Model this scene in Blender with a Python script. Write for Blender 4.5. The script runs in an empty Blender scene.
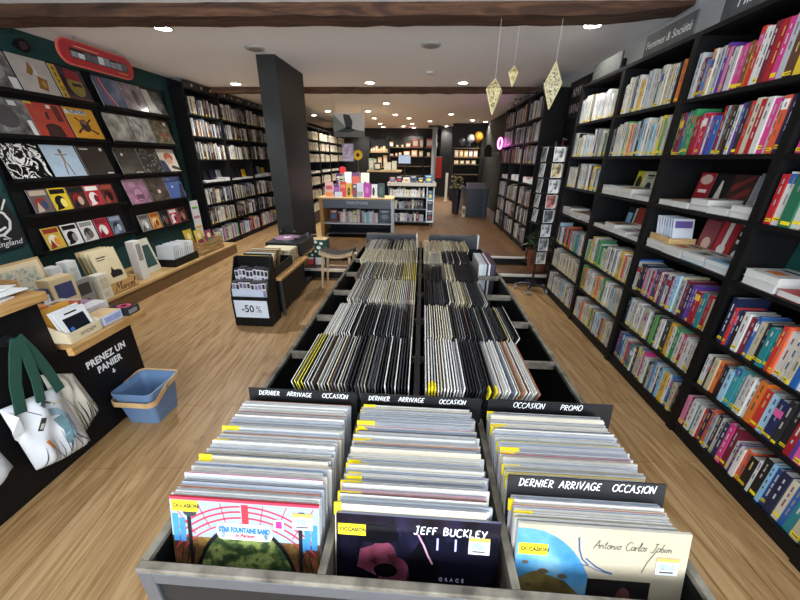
import bpy, math, random
from mathutils import Vector, Matrix
D = bpy.data
SC = bpy.context.scene
COL = SC.collection
R = random.Random(11)

# ------------------------------------------------------------------ camera
CAMH = 1.55
f_, pi_, ya_, ro_ = 336.133, 0.397371, 0.0591759, -0.0109847
fw = Vector((-math.sin(ya_)*math.cos(pi_), math.cos(ya_)*math.cos(pi_), -math.sin(pi_)))
rt = Vector((math.cos(ya_), math.sin(ya_), 0))
dn = fw.cross(rt)
r2 = rt*math.cos(ro_) + dn*math.sin(ro_)
d2 = dn*math.cos(ro_) - rt*math.sin(ro_)
cam = D.objects.new('camera', D.cameras.new('camera'))
COL.objects.link(cam)
cam.data.sensor_fit = 'HORIZONTAL'
cam.data.sensor_width = 36.0
cam.data.lens = 36.0*f_/800.0
cam.data.clip_start = 0.02
cam.data.clip_end = 100
m3 = Matrix((r2, -d2, -fw)).transposed()
cam.matrix_world = Matrix.Translation((0, 0, CAMH)) @ m3.to_4x4()
SC.camera = cam

# ------------------------------------------------------------------ light
DAY_POWER = 100.0
SPOT_POWER = 58.0
WORLD = 0.6
w = D.worlds.new('world')
SC.world = w
w.use_nodes = True
wn = w.node_tree.nodes
wl = w.node_tree.links
bg = wn['Background']
bg.inputs[0].default_value = (0.80, 0.90, 1.0, 1)
bg.inputs[1].default_value = WORLD
al = D.lights.new('shop_window_daylight', 'AREA')
al.shape = 'RECTANGLE'
al.size = 4.6
al.size_y = 2.1
al.energy = DAY_POWER
al.color = (0.86, 0.93, 1.0)
alo = D.objects.new('shop_window_daylight', al)
COL.objects.link(alo)
alo.location = (0.2, -1.75, 1.55)
alo.rotation_euler = (math.radians(130), 0, 0)
SC.view_settings.view_transform = 'Standard'
SC.view_settings.look = 'None'
SC.view_settings.gamma = 1.0
SC.view_settings.use_curve_mapping = False
SC.view_settings.exposure = 1.62

# ------------------------------------------------------------------ materials
def lin(c):
    if isinstance(c, str):
        c = c.lstrip('#')
        c = [int(c[i:i+2], 16)/255 for i in (0, 2, 4)]
    return [(x/12.92 if x <= 0.04045 else ((x+0.055)/1.055)**2.4) for x in c]

MC = {}
def mat(hexc, rough=0.55, metal=0.0, var=0.10, scale=14.0, emit=0.0, coat=0.0, name=None):
    key = (hexc, rough, metal, var, scale, emit, coat)
    if key in MC:
        return MC[key]
    m = D.materials.new(name or ('paint_' + str(hexc).lstrip('#')))
    m.use_nodes = True
    nt = m.node_tree
    b = nt.nodes['Principled BSDF']
    c = lin(hexc)
    b.inputs['Roughness'].default_value = rough
    b.inputs['Metallic'].default_value = metal
    if coat:
        b.inputs['Coat Weight'].default_value = coat
        b.inputs['Coat Roughness'].default_value = 0.12
    if var > 0:
        tc = nt.nodes.new('ShaderNodeTexCoord')
        nz = nt.nodes.new('ShaderNodeTexNoise')
        nz.inputs['Scale'].default_value = scale
        nz.inputs['Detail'].default_value = 3
        mx = nt.nodes.new('ShaderNodeMix')
        mx.data_type = 'RGBA'
        mx.inputs[6].default_value = (*[x*(1-var) for x in c], 1)
        mx.inputs[7].default_value = (*[min(1, x*(1+var)) for x in c], 1)
        nt.links.new(tc.outputs['Object'], nz.inputs['Vector'])
        nt.links.new(nz.outputs['Fac'], mx.inputs[0])
        nt.links.new(mx.outputs[2], b.inputs['Base Color'])
    else:
        b.inputs['Base Color'].default_value = (*c, 1)
    if emit:
        b.inputs['Emission Color'].default_value = (*c, 1)
        b.inputs['Emission Strength'].default_value = emit
    MC[key] = m
    return m

def ramp_mat(name, stops, scale=8.0, kind='noise', rough=0.5, detail=4, dist=0.0, coat=0.0, stretch=None, metal=0.0, bump=0.0):
    """procedural mottled material: noise / voronoi / wave through a colour ramp"""
    if name in MC:
        return MC[name]
    m = D.materials.new(name)
    m.use_nodes = True
    nt = m.node_tree
    b = nt.nodes['Principled BSDF']
    b.inputs['Roughness'].default_value = rough
    b.inputs['Metallic'].default_value = metal
    if coat:
        b.inputs['Coat Weight'].default_value = coat
        b.inputs['Coat Roughness'].default_value = 0.1
    tc = nt.nodes.new('ShaderNodeTexCoord')
    mp = nt.nodes.new('ShaderNodeMapping')
    if stretch:
        mp.inputs['Scale'].default_value = stretch
    if kind == 'noise':
        t = nt.nodes.new('ShaderNodeTexNoise')
        t.inputs['Detail'].default_value = detail
        t.inputs['Distortion'].default_value = dist
        out = t.outputs['Fac']
    elif kind == 'voronoi':
        t = nt.nodes.new('ShaderNodeTexVoronoi')
        out = t.outputs['Distance']
    else:
        t = nt.nodes.new('ShaderNodeTexWave')
        t.inputs['Distortion'].default_value = dist
        t.inputs['Detail'].default_value = detail
        out = t.outputs['Fac']
    t.inputs['Scale'].default_value = scale
    rp = nt.nodes.new('ShaderNodeValToRGB')
    els = rp.color_ramp.elements
    while len(els) < len(stops):
        els.new(0.5)
    for e, (p, c) in zip(els, stops):
        e.position = p
        e.color = (*lin(c), 1)
    nt.links.new(tc.outputs['Object'], mp.inputs['Vector'])
    nt.links.new(mp.outputs['Vector'], t.inputs['Vector'])
    nt.links.new(out, rp.inputs['Fac'])
    nt.links.new(rp.outputs['Color'], b.inputs['Base Color'])
    if bump:
        bp = nt.nodes.new('ShaderNodeBump')
        bp.inputs['Strength'].default_value = bump
        bp.inputs['Distance'].default_value = 0.01
        nt.links.new(out, bp.inputs['Height'])
        nt.links.new(bp.outputs['Normal'], b.inputs['Normal'])
    MC[name] = m
    return m

def plank_mat(name='oak_planks', ca='#b59467', cb='#a8875b', knot=1.0):
    m = D.materials.new(name)
    m.use_nodes = True
    nt = m.node_tree
    N, L = nt.nodes, nt.links
    b = N['Principled BSDF']
    b.inputs['Roughness'].default_value = 0.42
    tc = N.new('ShaderNodeTexCoord')
    mp = N.new('ShaderNodeMapping')
    mp.inputs['Rotation'].default_value = (0, 0, math.radians(90-5))
    L.new(tc.outputs['Object'], mp.inputs['Vector'])
    br = N.new('ShaderNodeTexBrick')
    br.offset = 0.37
    br.inputs['Scale'].default_value = 1.0
    br.inputs['Brick Width'].default_value = 1.35
    br.inputs['Row Height'].default_value = 0.185
    br.inputs['Mortar Size'].default_value = 0.0016
    br.inputs['Mortar Smooth'].default_value = 0.2
    br.inputs['Bias'].default_value = 0.0
    br.inputs['Color1'].default_value = (*lin(ca), 1)
    br.inputs['Color2'].default_value = (*lin(cb), 1)
    br.inputs['Mortar'].default_value = (*lin('#84602f'), 1)
    L.new(mp.outputs['Vector'], br.inputs['Vector'])
    m2 = N.new('ShaderNodeMapping')
    m2.inputs['Scale'].default_value = (0.9, 9, 1)
    L.new(mp.outputs['Vector'], m2.inputs['Vector'])
    n1 = N.new('ShaderNodeTexNoise')
    n1.inputs['Scale'].default_value = 2.2
    n1.inputs['Detail'].default_value = 8
    n1.inputs['Distortion'].default_value = 1.6
    L.new(m2.outputs['Vector'], n1.inputs['Vector'])
    r1 = N.new('ShaderNodeValToRGB')
    r1.color_ramp.elements[0].position = 0.30
    r1.color_ramp.elements[0].color = (*lin('#c2ac92'), 1)
    r1.color_ramp.elements[1].position = 0.62
    r1.color_ramp.elements[1].color = (1, 1, 1, 1)
    L.new(n1.outputs['Fac'], r1.inputs['Fac'])
    mx = N.new('ShaderNodeMix')
    mx.data_type = 'RGBA'
    mx.blend_type = 'MULTIPLY'
    mx.inputs[0].default_value = 1.0
    L.new(br.outputs['Color'], mx.inputs[6])
    L.new(r1.outputs['Color'], mx.inputs[7])
    # knots
    m4 = N.new('ShaderNodeMapping')
    m4.inputs['Scale'].default_value = (1.0, 3.0, 1)
    L.new(mp.outputs['Vector'], m4.inputs['Vector'])
    n2 = N.new('ShaderNodeTexNoise')
    n2.inputs['Scale'].default_value = 2.3
    n2.inputs['Detail'].default_value = 5
    n2.inputs['Distortion'].default_value = 0.8
    L.new(m4.outputs['Vector'], n2.inputs['Vector'])
    r2_ = N.new('ShaderNodeValToRGB')
    r2_.color_ramp.elements[0].position = 0.66
    r2_.color_ramp.elements[0].color = (1, 1, 1, 1)
    r2_.color_ramp.elements[1].position = 0.80
    r2_.color_ramp.elements[1].color = (*lin('#8a6a48'), 1)
    L.new(n2.outputs['Fac'], r2_.inputs['Fac'])
    mx2 = N.new('ShaderNodeMix')
    mx2.data_type = 'RGBA'
    mx2.blend_type = 'MULTIPLY'
    mx2.inputs[0].default_value = 1.0
    L.new(mx.outputs[2], mx2.inputs[6])
    L.new(r2_.outputs['Color'], mx2.inputs[7])
    L.new(mx2.outputs[2], b.inputs['Base Color'])
    return m

WHITE = mat('#f1efe9', 0.6, var=0.03)
PAPER = mat('#c9c3b5', 0.8, var=0.08, scale=60)
PAPERW = mat('#d0cec8', 0.8, var=0.05, scale=60)
BLACK = mat('#0d0d0f', 0.5, var=0.15)
BLACK.node_tree.nodes['Principled BSDF'].inputs['Specular IOR Level'].default_value = 0.3
BLACKP = ramp_mat('black_painted_wood', [(0.35, '#0a0a0b'), (0.7, '#121213')], 9, rough=0.5, stretch=(1, 1, 6))
BLACKP.node_tree.nodes['Principled BSDF'].inputs['Specular IOR Level'].default_value = 0.25
SATIN = mat('#1b1c1f', 0.35, var=0.1)
CEIL = mat('#f4f6fa', 0.9, var=0.02, scale=3)
TEAL = mat('#0f3a38', 0.75, var=0.06, scale=4)
WALLG = mat('#c4c5c5', 0.85, var=0.03, scale=3)
DARKW = mat('#131315', 0.7, var=0.1)
OAK = ramp_mat('oak_edge', [(0.3, '#a87c46'), (0.7, '#d0a468')], 6, rough=0.45, stretch=(12, 1.2, 12))
OAKL = ramp_mat('pale_wood', [(0.3, '#b8925c'), (0.7, '#dcb984')], 6, rough=0.5, stretch=(2, 2, 14))
BEAMW = ramp_mat('old_beam_wood', [(0.25, '#21140d'), (0.5, '#4a3020'), (0.75, '#6f4d35')], 3.0, rough=0.85, detail=8, dist=1.2, stretch=(0.7, 5, 5), bump=0.6)
METAL = mat('#9aa0a6', 0.3, metal=0.9, var=0.05)
CHROME = mat('#c9ccd0', 0.22, metal=1.0, var=0.0)
RIM = ramp_mat('worn_grey_rim', [(0.28, '#453f36'), (0.5, '#6f685b'), (0.72, '#8a8375')], 22, rough=0.5, detail=6)
BINFACE = mat('#25282c', 0.4, metal=0.35, var=0.08)
YEL = mat('#f5da1d', 0.5, var=0.03)
INKW = mat('#f4f4f4', 0.6, var=0.0)
INKB = mat('#17171c', 0.6, var=0.0)
PLANK = plank_mat()
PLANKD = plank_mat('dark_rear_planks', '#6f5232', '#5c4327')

# ------------------------------------------------------------------ mesh builder
class MB:
    def __init__(s, o=(0, 0, 0), T=None):
        s.v = []; s.f = []; s.mi = []; s.mats = []; s.o = Vector(o); s.T = T
    def m_(s, m):
        for i, x in enumerate(s.mats):
            if x is m:
                return i
        s.mats.append(m)
        return len(s.mats)-1
    def add(s, vs, fs, m):
        n = len(s.v)
        T = s.T
        for p in vs:
            p = Vector(p)
            s.v.append(((T @ p) if T else p) - s.o)
        k = s.m_(m) if not isinstance(m, list) else None
        for i, fc in enumerate(fs):
            s.f.append([n+j for j in fc])
            s.mi.append(k if k is not None else s.m_(m[i]))
        return s
    def box(s, x0, x1, y0, y1, z0, z1, m, faces=None):
        vs = [(x0,y0,z0),(x1,y0,z0),(x1,y1,z0),(x0,y1,z0),(x0,y0,z1),(x1,y0,z1),(x1,y1,z1),(x0,y1,z1)]
        fs = [(0,3,2,1),(4,5,6,7),(0,1,5,4),(1,2,6,5),(2,3,7,6),(3,0,4,7)]  # -z +z -y +x +y -x
        if faces:
            m = [faces.get(k, m) for k in ('-z','+z','-y','+x','+y','-x')]
        return s.add(vs, fs, m)
    def poly(s, pts, m):
        return s.add(pts, [tuple(range(len(pts)))], m)
    def hexa(s, b, t, m):
        """b, t: four bottom and four top points (same order)"""
        return s.add(list(b)+list(t), [(3,2,1,0),(4,5,6,7),(0,1,5,4),(1,2,6,5),(2,3,7,6),(3,0,4,7)], m)
    def cyl(s, p0, p1, r, m, n=12, r1=None):
        p0 = Vector(p0); p1 = Vector(p1)
        r1 = r if r1 is None else r1
        a = (p1-p0).normalized()
        u = a.orthogonal().normalized(); w_ = a.cross(u)
        vs = []
        for p, q in ((p0, r), (p1, r1)):
            for i in range(n):
                t = 2*math.pi*i/n
                vs.append(p + u*(q*math.cos(t)) + w_*(q*math.sin(t)))
        fs = [(i, (i+1) % n, n+(i+1) % n, n+i) for i in range(n)]
        fs += [tuple(range(n-1, -1, -1)), tuple(range(n, 2*n))]
        return s.add(vs, fs, m)
    def tube(s, pts, r, m, n=6):
        pts = [Vector(p) for p in pts]
        vs = []; fs = []
        u = None
        for i, p in enumerate(pts):
            a = (pts[min(i+1, len(pts)-1)] - pts[max(i-1, 0)]).normalized()
            u = a.orthogonal().normalized() if u is None else (u - a*u.dot(a)).normalized()
            w_ = a.cross(u)
            rr = r[i] if isinstance(r, (list, tuple)) else r
            for k in range(n):
                t = 2*math.pi*k/n
                vs.append(p + u*(rr*math.cos(t)) + w_*(rr*math.sin(t)))
        for i in range(len(pts)-1):
            for k in range(n):
                fs.append((i*n+k, i*n+(k+1) % n, (i+1)*n+(k+1) % n, (i+1)*n+k))
        fs += [tuple(range(n-1, -1, -1)), tuple(range((len(pts)-1)*n, len(pts)*n))]
        return s.add(vs, fs, m)
    def lathe(s, c, prof, m, n=24):
        """prof: (radius, height) list round the z axis at c"""
        c = Vector(c); vs = []; fs = []
        for r, z in prof:
            for i in range(n):
                t = 2*math.pi*i/n
                vs.append(c + Vector((r*math.cos(t), r*math.sin(t), z)))
        for j in range(len(prof)-1):
            for i in range(n):
                fs.append((j*n+i, j*n+(i+1) % n, (j+1)*n+(i+1) % n, (j+1)*n+i))
        fs += [tuple(range(n-1, -1, -1)), tuple(range((len(prof)-1)*n, len(prof)*n))]
        return s.add(vs, fs, m)
    def disc(s, cx, cy, rx, ry, z, m, n=20, a0=0, a1=360):
        full = a1-a0 >= 360
        pts = [(cx+rx*math.cos(math.radians(a0+(a1-a0)*i/n)), cy+ry*math.sin(math.radians(a0+(a1-a0)*i/n)), z) for i in range(n if full else n+1)]
        return s.poly(pts, m)
    def strip(s, pts, wd, z, m):
        """flat stroke in the local xy plane"""
        P = [Vector((p[0], p[1], 0)) for p in pts]
        L_ = []; R_ = []
        for i, p in enumerate(P):
            a = (P[min(i+1, len(P)-1)] - P[max(i-1, 0)])
            a = a.normalized() if a.length > 1e-9 else Vector((1, 0, 0))
            nn = Vector((-a.y, a.x, 0))*(wd/2)
            L_.append((p.x+nn.x, p.y+nn.y, z)); R_.append((p.x-nn.x, p.y-nn.y, z))
        n = len(P)
        return s.add(L_+R_, [(n+i, n+i+1, i+1, i) for i in range(n-1)], m)
    def build(s, name, parent=None, smooth=False, bevel=0.0, subsurf=0):
        me = D.meshes.new(name)
        me.from_pydata([tuple(p) for p in s.v], [], s.f)
        for m in s.mats:
            me.materials.append(m)
        me.polygons.foreach_set('material_index', s.mi)
        if smooth:
            me.polygons.foreach_set('use_smooth', [True]*len(s.f))
        me.update()
        o = D.objects.new(name, me)
        COL.objects.link(o)
        if parent is not None:
            o.parent = parent
        else:
            o.location = s.o
        if bevel:
            b = o.modifiers.new('soft_edge', 'BEVEL')
            b.width = bevel
            b.segments = 2
            b.limit_method = 'ANGLE'
        if subsurf:
            b = o.modifiers.new('smooth', 'SUBSURF')
            b.levels = b.render_levels = subsurf
        return o

def tag(o, label, cat, group=None, kind=None):
    o['label'] = label
    o['category'] = cat
    if group:
        o['group'] = group
    if kind:
        o['kind'] = kind
    return o

def thing(name, label, cat, loc, group=None):
    o = D.objects.new(name, None)
    o.empty_display_size = 0.05
    COL.objects.link(o)
    o.location = loc
    return tag(o, label, cat, group)

def struct(mb, name):
    o = mb.build(name)
    o['kind'] = 'structure'
    return o

def frame(o, x, y):
    x = Vector(x).normalized(); y = Vector(y).normalized()
    y = (y - x*y.dot(x)).normalized()
    z = x.cross(y)
    m = Matrix((x, y, z)).transposed().to_4x4()
    m.translation = Vector(o)
    return m

FX, FY, FZ = (1, 0, 0), (0, 1, 0), (0, 0, 1)
def fr_front(o): return frame(o, FX, FZ)            # faces -Y (towards the window)
def fr_left(o): return frame(o, FY, FZ)             # on the teal wall, faces +X
def fr_right(o): return frame(o, (0, -1, 0), FZ)    # on the right-hand cases, faces -X

def text(s, T, size, m, parent, name='lettering', shear=0.0, align='CENTER', spacing=1.0, sx=1.0, ext=0.0004, bold=0.0):
    c = D.curves.new(name, 'FONT')
    c.body = s
    c.size = size
    c.extrude = ext
    c.offset = bold
    c.shear = shear
    c.space_character = spacing
    c.align_x = align
    c.align_y = 'CENTER'
    c.resolution_u = 3
    c.materials.append(m)
    o = D.objects.new(name, c)
    COL.objects.link(o)
    o.parent = parent
    root = parent
    while root.parent is not None:
        root = root.parent
    po = Vector(root.location)
    M = T.copy()
    M.translation = T.translation - po
    o.matrix_local = M @ Matrix.Diagonal((sx, 1, 1, 1))
    return o

UNITS = ['first','second','third','fourth','fifth','sixth','seventh','eighth','ninth','tenth','eleventh','twelfth','thirteenth','fourteenth','fifteenth','sixteenth','seventeenth','eighteenth','nineteenth']
TENS = {2: ('twentieth','twenty'), 3: ('thirtieth','thirty'), 4: ('fortieth','forty'), 5: ('fiftieth','fifty'), 6: ('sixtieth','sixty')}
def nth(n):
    if n < 20:
        return UNITS[n-1]
    t, u = divmod(n, 10)
    return TENS[t][0] if u == 0 else TENS[t][1] + '-' + UNITS[u-1]

# ---- a stroke alphabet for hand lettering (unit height, polylines)
def arc_(cx, cy, rx, ry, a0, a1, n=9): return [(cx+rx*math.cos(math.radians(a0+(a1-a0)*i/n)), cy+ry*math.sin(math.radians(a0+(a1-a0)*i/n))) for i in range(n+1)]
HAND = {
 'A': (.62, [[(0, -.05), (.30, 1.02), (.58, 0)], [(.10, .36), (.52, .40)]]),
 'B': (.55, [[(.06, 0), (.04, 1)], [(.04, 1)]+arc_(.16, .76, .28, .23, 85, -80)+[(.08, .52)], [(.08, .52)]+arc_(.16, .26, .34, .26, 80, -90)+[(.04, .0)]]),
 'C': (.58, [arc_(.32, .5, .32, .52, 48, 315, 14)]),
 'D': (.60, [[(.06, -.02), (.08, 1.0)], [(-.06, .98)]+arc_(.10, .5, .46, .5, 88, -88, 12)+[(0, 0)]]),
 'E': (.50, [[(.46, 1.0), (.06, .94), (.04, .02), (.46, .04)], [(.05, .5), (.36, .54)]]),
 'F': (.48, [[(.46, 1.0), (.06, .95), (.05, -.04)], [(.05, .5), (.36, .54)]]),
 'G': (.62, [arc_(.32, .5, .32, .52, 50, 330, 14)+[(.58, .44), (.34, .46)]]),
 'I': (.22, [[(.10, 0), (.12, 1)]]),
 'J': (.50, [[(.10, .98), (.44, 1.04)], [(.32, 1.0), (.28, .2)]+arc_(.10, .14, .18, .20, 0, -160)]),
 'K': (.54, [[(.05, 0), (.05, 1.02)], [(.50, 1.0), (.08, .46), (.52, -.04)]]),
 'L': (.46, [[(.06, 1.02), (.04, .02), (.44, .06)]]),
 'M': (.76, [[(.0, -.02), (.12, 1.0), (.36, .3), (.60, 1.02), (.72, 0)]]),
 'N': (.62, [[(.02, -.04), (.06, 1.0), (.52, 0), (.58, 1.06)]]),
 'O': (.62, [arc_(.31, .48, .31, .52, 80, 448, 16)]),
 'P': (.50, [[(.05, -.06), (.06, 1.0)], [(-.02, .96)]+arc_(.12, .72, .36, .28, 88, -88)+[(.06, .42)]]),
 'R': (.56, [[(.05, -.02), (.06, 1.0)], [(-.02, .98)]+arc_(.12, .74, .34, .26, 88, -88)+[(.07, .46), (.54, -.06)]]),
 'S': (.50, [[(.46, .92), (.24, 1.02), (.06, .80), (.20, .55), (.42, .32), (.30, .02), (.0, .08)]]),
 'U': (.58, [[(.04, 1.0), (.05, .3)]+arc_(.29, .26, .24, .28, 180, 350)+[(.54, 1.0)]]),
 'V': (.60, [[(0, 1.02), (.26, 0), (.56, 1.06)]]),
 'Y': (.56, [[(0, 1.0), (.26, .5)], [(.54, 1.06), (.18, -.12)]]),
 'a': (.42, [arc_(.18, .22, .17, .22, 60, 400)+[(.36, .42), (.34, .06), (.46, .02)]]), 'n': (.42, [[(.02, .42), (.04, 0)], [(.04, .26), (.16, .42), (.30, .36), (.32, .04), (.44, .04)]]),
 't': (.32, [[(.14, .82), (.10, .1), (.20, 0), (.32, .06)], [(-.02, .52), (.28, .56)]]), 'o': (.40, [arc_(.18, .22, .17, .22, 80, 440)+[(.42, .36)]]),
 'i': (.22, [[(.06, .42), (.06, .06), (.20, .04)], [(.08, .62), (.11, .66)]]), 'r': (.30, [[(.03, .42), (.05, 0)], [(.05, .26), (.16, .42), (.28, .38)]]),
 'c': (.34, [arc_(.18, .22, .17, .22, 50, 310)]), 'e': (.38, [[(.03, .22), (.32, .26)]+arc_(.18, .22, .16, .22, 20, 320)]),
 'l': (.24, [[(.02, .1), (.18, .8), (.10, 1.0), (.04, .2), (.12, .0), (.24, .08)]]), 's': (.30, [[(.24, .38), (.10, .42), (.05, .28), (.22, .16), (.14, 0), (.0, .04)]]),
 'b': (.38, [[(.08, 1.0), (.05, .05)], arc_(.18, .2, .15, .2, 150, -160)]), 'm': (.6, [[(.02, .42), (.04, 0)], [(.04, .28), (.14, .42), (.24, .32), (.24, .02)], [(.24, .28), (.36, .42), (.46, .34), (.48, .04), (.6, .06)]]),
 ' ': (.42, [])}
def handwrite(s, T, size, wd, m, parent, name='handwriting', shear=.18, sx=1.0, gap=.12, align=0.5, jig=.0):
    """letters drawn as strokes on the local xy plane of T, one mesh"""
    tot = sum(HAND[c][0]+gap for c in s)-gap
    root = parent
    while root.parent is not None: root = root.parent
    mb = MB(root.location, T)
    x = -tot*align
    for c in s:
        dy = R.uniform(-jig, jig); k = 1+R.uniform(-jig, jig)
        for st in HAND[c][1]:
            pts = [((x+px+shear*py)*size*sx, (py*k+dy-.5)*size) for px, py in st]
            cur = [pts[0]]
            for i in range(1, len(pts)):
                cur.append(pts[i])
                if i < len(pts)-1:
                    a = Vector((pts[i][0]-pts[i-1][0], pts[i][1]-pts[i-1][1])); b = Vector((pts[i+1][0]-pts[i][0], pts[i+1][1]-pts[i][1]))
                    if a.length > 1e-6 and b.length > 1e-6 and a.angle(b) > .8:
                        mb.strip(cur, wd, 0, m); cur = [pts[i]]
            if len(cur) > 1: mb.strip(cur, wd, 0, m)
        x += HAND[c][0]+gap
    return mb.build(name, parent)

# ================================================================== the room
CZ = 2.64
XL, XR = -3.87, 2.0
YF, YB = -1.3, 14.5
mb = MB(); mb.box(XL-0.1, XR+0.1, YF-0.1, YB+0.1, -0.1, 0, PLANK); struct(mb, 'floor')
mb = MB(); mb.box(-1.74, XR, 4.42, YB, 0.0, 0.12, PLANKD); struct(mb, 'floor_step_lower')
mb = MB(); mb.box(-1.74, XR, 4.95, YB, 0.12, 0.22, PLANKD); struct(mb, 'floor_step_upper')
NOSE = mat('#c9c5bd', 0.4, var=0.05)
mb = MB(); mb.box(-1.74, XR, 4.375, 4.435, 0.105, 0.128, NOSE); mb.box(-1.74, XR, 4.4, 4.42, 0.0, 0.105, BLACK); struct(mb, 'trim_1')
mb = MB(); mb.box(-1.74, XR, 4.91, 4.965, 0.207, 0.228, NOSE); mb.box(-1.74, XR, 4.93, 4.95, 0.12, 0.207, BLACK); struct(mb, 'trim_2')
mb = MB(); mb.box(XL-0.1, XR+0.1, YF-0.1, YB+0.1, CZ, CZ+0.1, CEIL); struct(mb, 'ceiling')
mb = MB(); mb.box(XL-0.1, XL, YF, 5.66, 0, CZ, TEAL); struct(mb, 'wall_left')
mb = MB(); mb.box(XL-0.1, XL, 5.66, YB, 0, CZ, DARKW); struct(mb, 'wall_left_rear')
mb = MB(); mb.box(XR, XR+0.1, YF, 7.7, 0, CZ, WALLG); struct(mb, 'wall_right')
mb = MB(); mb.box(XR, XR+0.1, 7.7, YB, 0, CZ, DARKW); struct(mb, 'wall_right_rear')
mb = MB(); mb.box(XL, XR, YB, YB+0.1, 0, CZ, DARKW); struct(mb, 'wall_back')
mb = MB(); mb.box(1.93, XR, 4.16, 5.36, 0, 2.5, BLACKP); struct(mb, 'wall_right_panel')
# shop front behind the photographer: low wall, posts, glass-free openings for the daylight
mb = MB(); mb.box(XL, XR, YF-0.1, YF, 0, 0.45, DARKW); mb.box(XL, XR, YF-0.1, YF, 2.45, CZ, DARKW)
mb.box(XL, XL+0.9, YF-0.1, YF, 0.45, 2.45, DARKW)
struct(mb, 'wall_front')
mb = MB()
for x in (-2.97, -0.9, 0.95, 1.92):
    mb.box(x, x+0.07, YF-0.08, YF-0.02, 0.45, 2.45, BLACK)
mb.box(-2.97, XR, YF-0.08, YF-0.02, 0.45, 0.52, BLACK); mb.box(-2.97, XR, YF-0.08, YF-0.02, 2.38, 2.45, BLACK)
struct(mb, 'window_1')

# beams: hand-hewn, slightly uneven
def beam(name, x0, x1, y0, y1, z0, z1, taper, skew=0.0):
    mb = MB(); n = 40; vs = []; fs = []
    for i in range(n+1):
        x = x0+(x1-x0)*i/n
        j = lambda a: R.uniform(-a, a)
        q = skew*(i/n-.5)
        k = 1.0 if not taper or i < n-4 else (1-(i-(n-4))/4*0.62)
        vs += [(x, y0+q+j(.008), z1-(z1-z0)*k+j(.006)), (x, y1+q+j(.008), z1-(z1-z0)*k+j(.006)), (x, y1+q+j(.005), z1), (x, y0+q+j(.005), z1)]
    for i in range(n):
        a = i*4; b = a+4
        fs += [(a, b, b+1, a+1), (a+1, b+1, b+2, a+2), (a+2, b+2, b+3, a+3), (a+3, b+3, b, a)]
    fs += [(0, 1, 2, 3), (n*4+3, n*4+2, n*4+1, n*4)]
    mb.add(vs, fs, BEAMW)
    struct(mb, name)
beam('beam_front', XL, 1.95, 3.17, 3.40, 2.555, CZ+0.01, True, .13)
beam('beam_rear', XL, XR, 6.42, 6.56, 2.56, CZ+0.01, False)
# black pillar
PIL = ramp_mat('blackened_plaster', [(0.3, '#0d0d0d'), (0.65, '#171716')], 4, rough=0.5, detail=6)
mb = MB(); mb.box(-1.96, -1.735, 4.53, 5.5, 0, CZ, PIL); struct(mb, 'pillar')
mb = MB(); mb.cyl((0.385, 13.3, 0.22), (0.385, 13.3, CZ), 0.085, mat('#8e9498', 0.4, var=0.05), 16)
mb.box(0.16, 0.61, 13.1, 13.5, CZ-0.05, CZ, mat('#4a4c50')); struct(mb, 'column')

# recessed ceiling lights
EM = mat('#fff1d8', 0.5, var=0, emit=14.0)
EMC = mat('#fffaf0', 0.5, var=0, emit=16.0)
RING = mat('#d8d6d2', 0.5, var=0)
spots = [(-2.38, 3.59, 0), (1.40, 3.63, 0), (-0.85, 5.95, 1), (0.56, 5.97, 1), (-2.99, 6.03, 0), (-0.81, 7.99, 2)]
FAR = [(-2.98, 10.13, 2), (-2.38, 9.3, 2), (-2.2, 10.11, 2), (-1.38, 9.28, 2), (-0.77, 9.96, 2), (-1.43, 10.79, 2), (-1.46, 12.44, 2), (-1.48, 13.7, 2), (-0.73, 13.27, 2),
       (-0.44, 10.76, 2), (-0.40, 12.38, 2), (-0.38, 13.9, 2), (-2.3, 13.8, 2), (0.67, 9.81, 2), (0.77, 13.17, 2), (0.17, 11.54, 2), (1.85, 11.6, 2), (1.4, 11.2, 2)]
spots += FAR
spots = [(x*1.0187, y*1.0187, k) for x, y, k in spots]
spots.sort(key=lambda s: s[1])
for i, (x, y, k) in enumerate(spots):
    t = thing('ceiling_spotlight', f'round recessed ceiling spotlight, {nth(i+1)} counted from the shop window', 'ceiling light', (x, y, CZ), 'recessed ceiling spotlights')
    r = 0.07 if y < 8 else 0.062
    mb = MB((x, y, CZ)); mb.lathe((x, y, CZ-0.012), [(r+0.018, 0.012), (r+0.018, 0.002), (r+0.004, 0), (r, 0.006), (r, 0.012)], RING, 24); mb.build('trim_ring', t, smooth=True)
    mb = MB((x, y, CZ)); mb.lathe((x, y, CZ-0.009), [(r-0.001, 0.008), (r-0.001, 0.0)], EMC if k == 0 else EM, 20); mb.build('lens', t)
    l = D.lights.new('spot_glow', 'SPOT')
    l.energy = SPOT_POWER*(0.32 if (y < 4 and x > 0) else 1.0 if y < 7 else 0.62)
    l.spot_size = math.radians(130)
    l.spot_blend = 0.8
    l.shadow_soft_size = 0.06
    l.color = (0.96, 0.98, 1.0) if y < 7 else (1.0, 0.94, 0.84)
    lo = D.objects.new('spot_glow', l)
    COL.objects.link(lo); lo.parent = t
    lo.location = (0, 0, -0.03)
for i, (x, y) in enumerate([(-1.85, 4.28), (0.04, 4.21)]):
    t = thing('ceiling_vent', ['round flush ceiling vent close to the black pillar', 'round flush ceiling vent above the record bins'][i], 'vent', (x, y, CZ))
    mb = MB((x, y, CZ)); mb.lathe((x, y, CZ-0.02), [(0.105, 0.02), (0.10, 0.006), (0.085, 0.0)], mat('#a9a7a4', 0.5), 28); mb.build('flange', t, smooth=False)
    mb = MB((x, y, CZ)); mb.lathe((x, y, CZ-0.024), [(0.07, 0.01), (0.075, 0.004), (0.06, 0.0)], mat('#8d8b88', 0.5), 24); mb.build('disc_valve', t)
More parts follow.
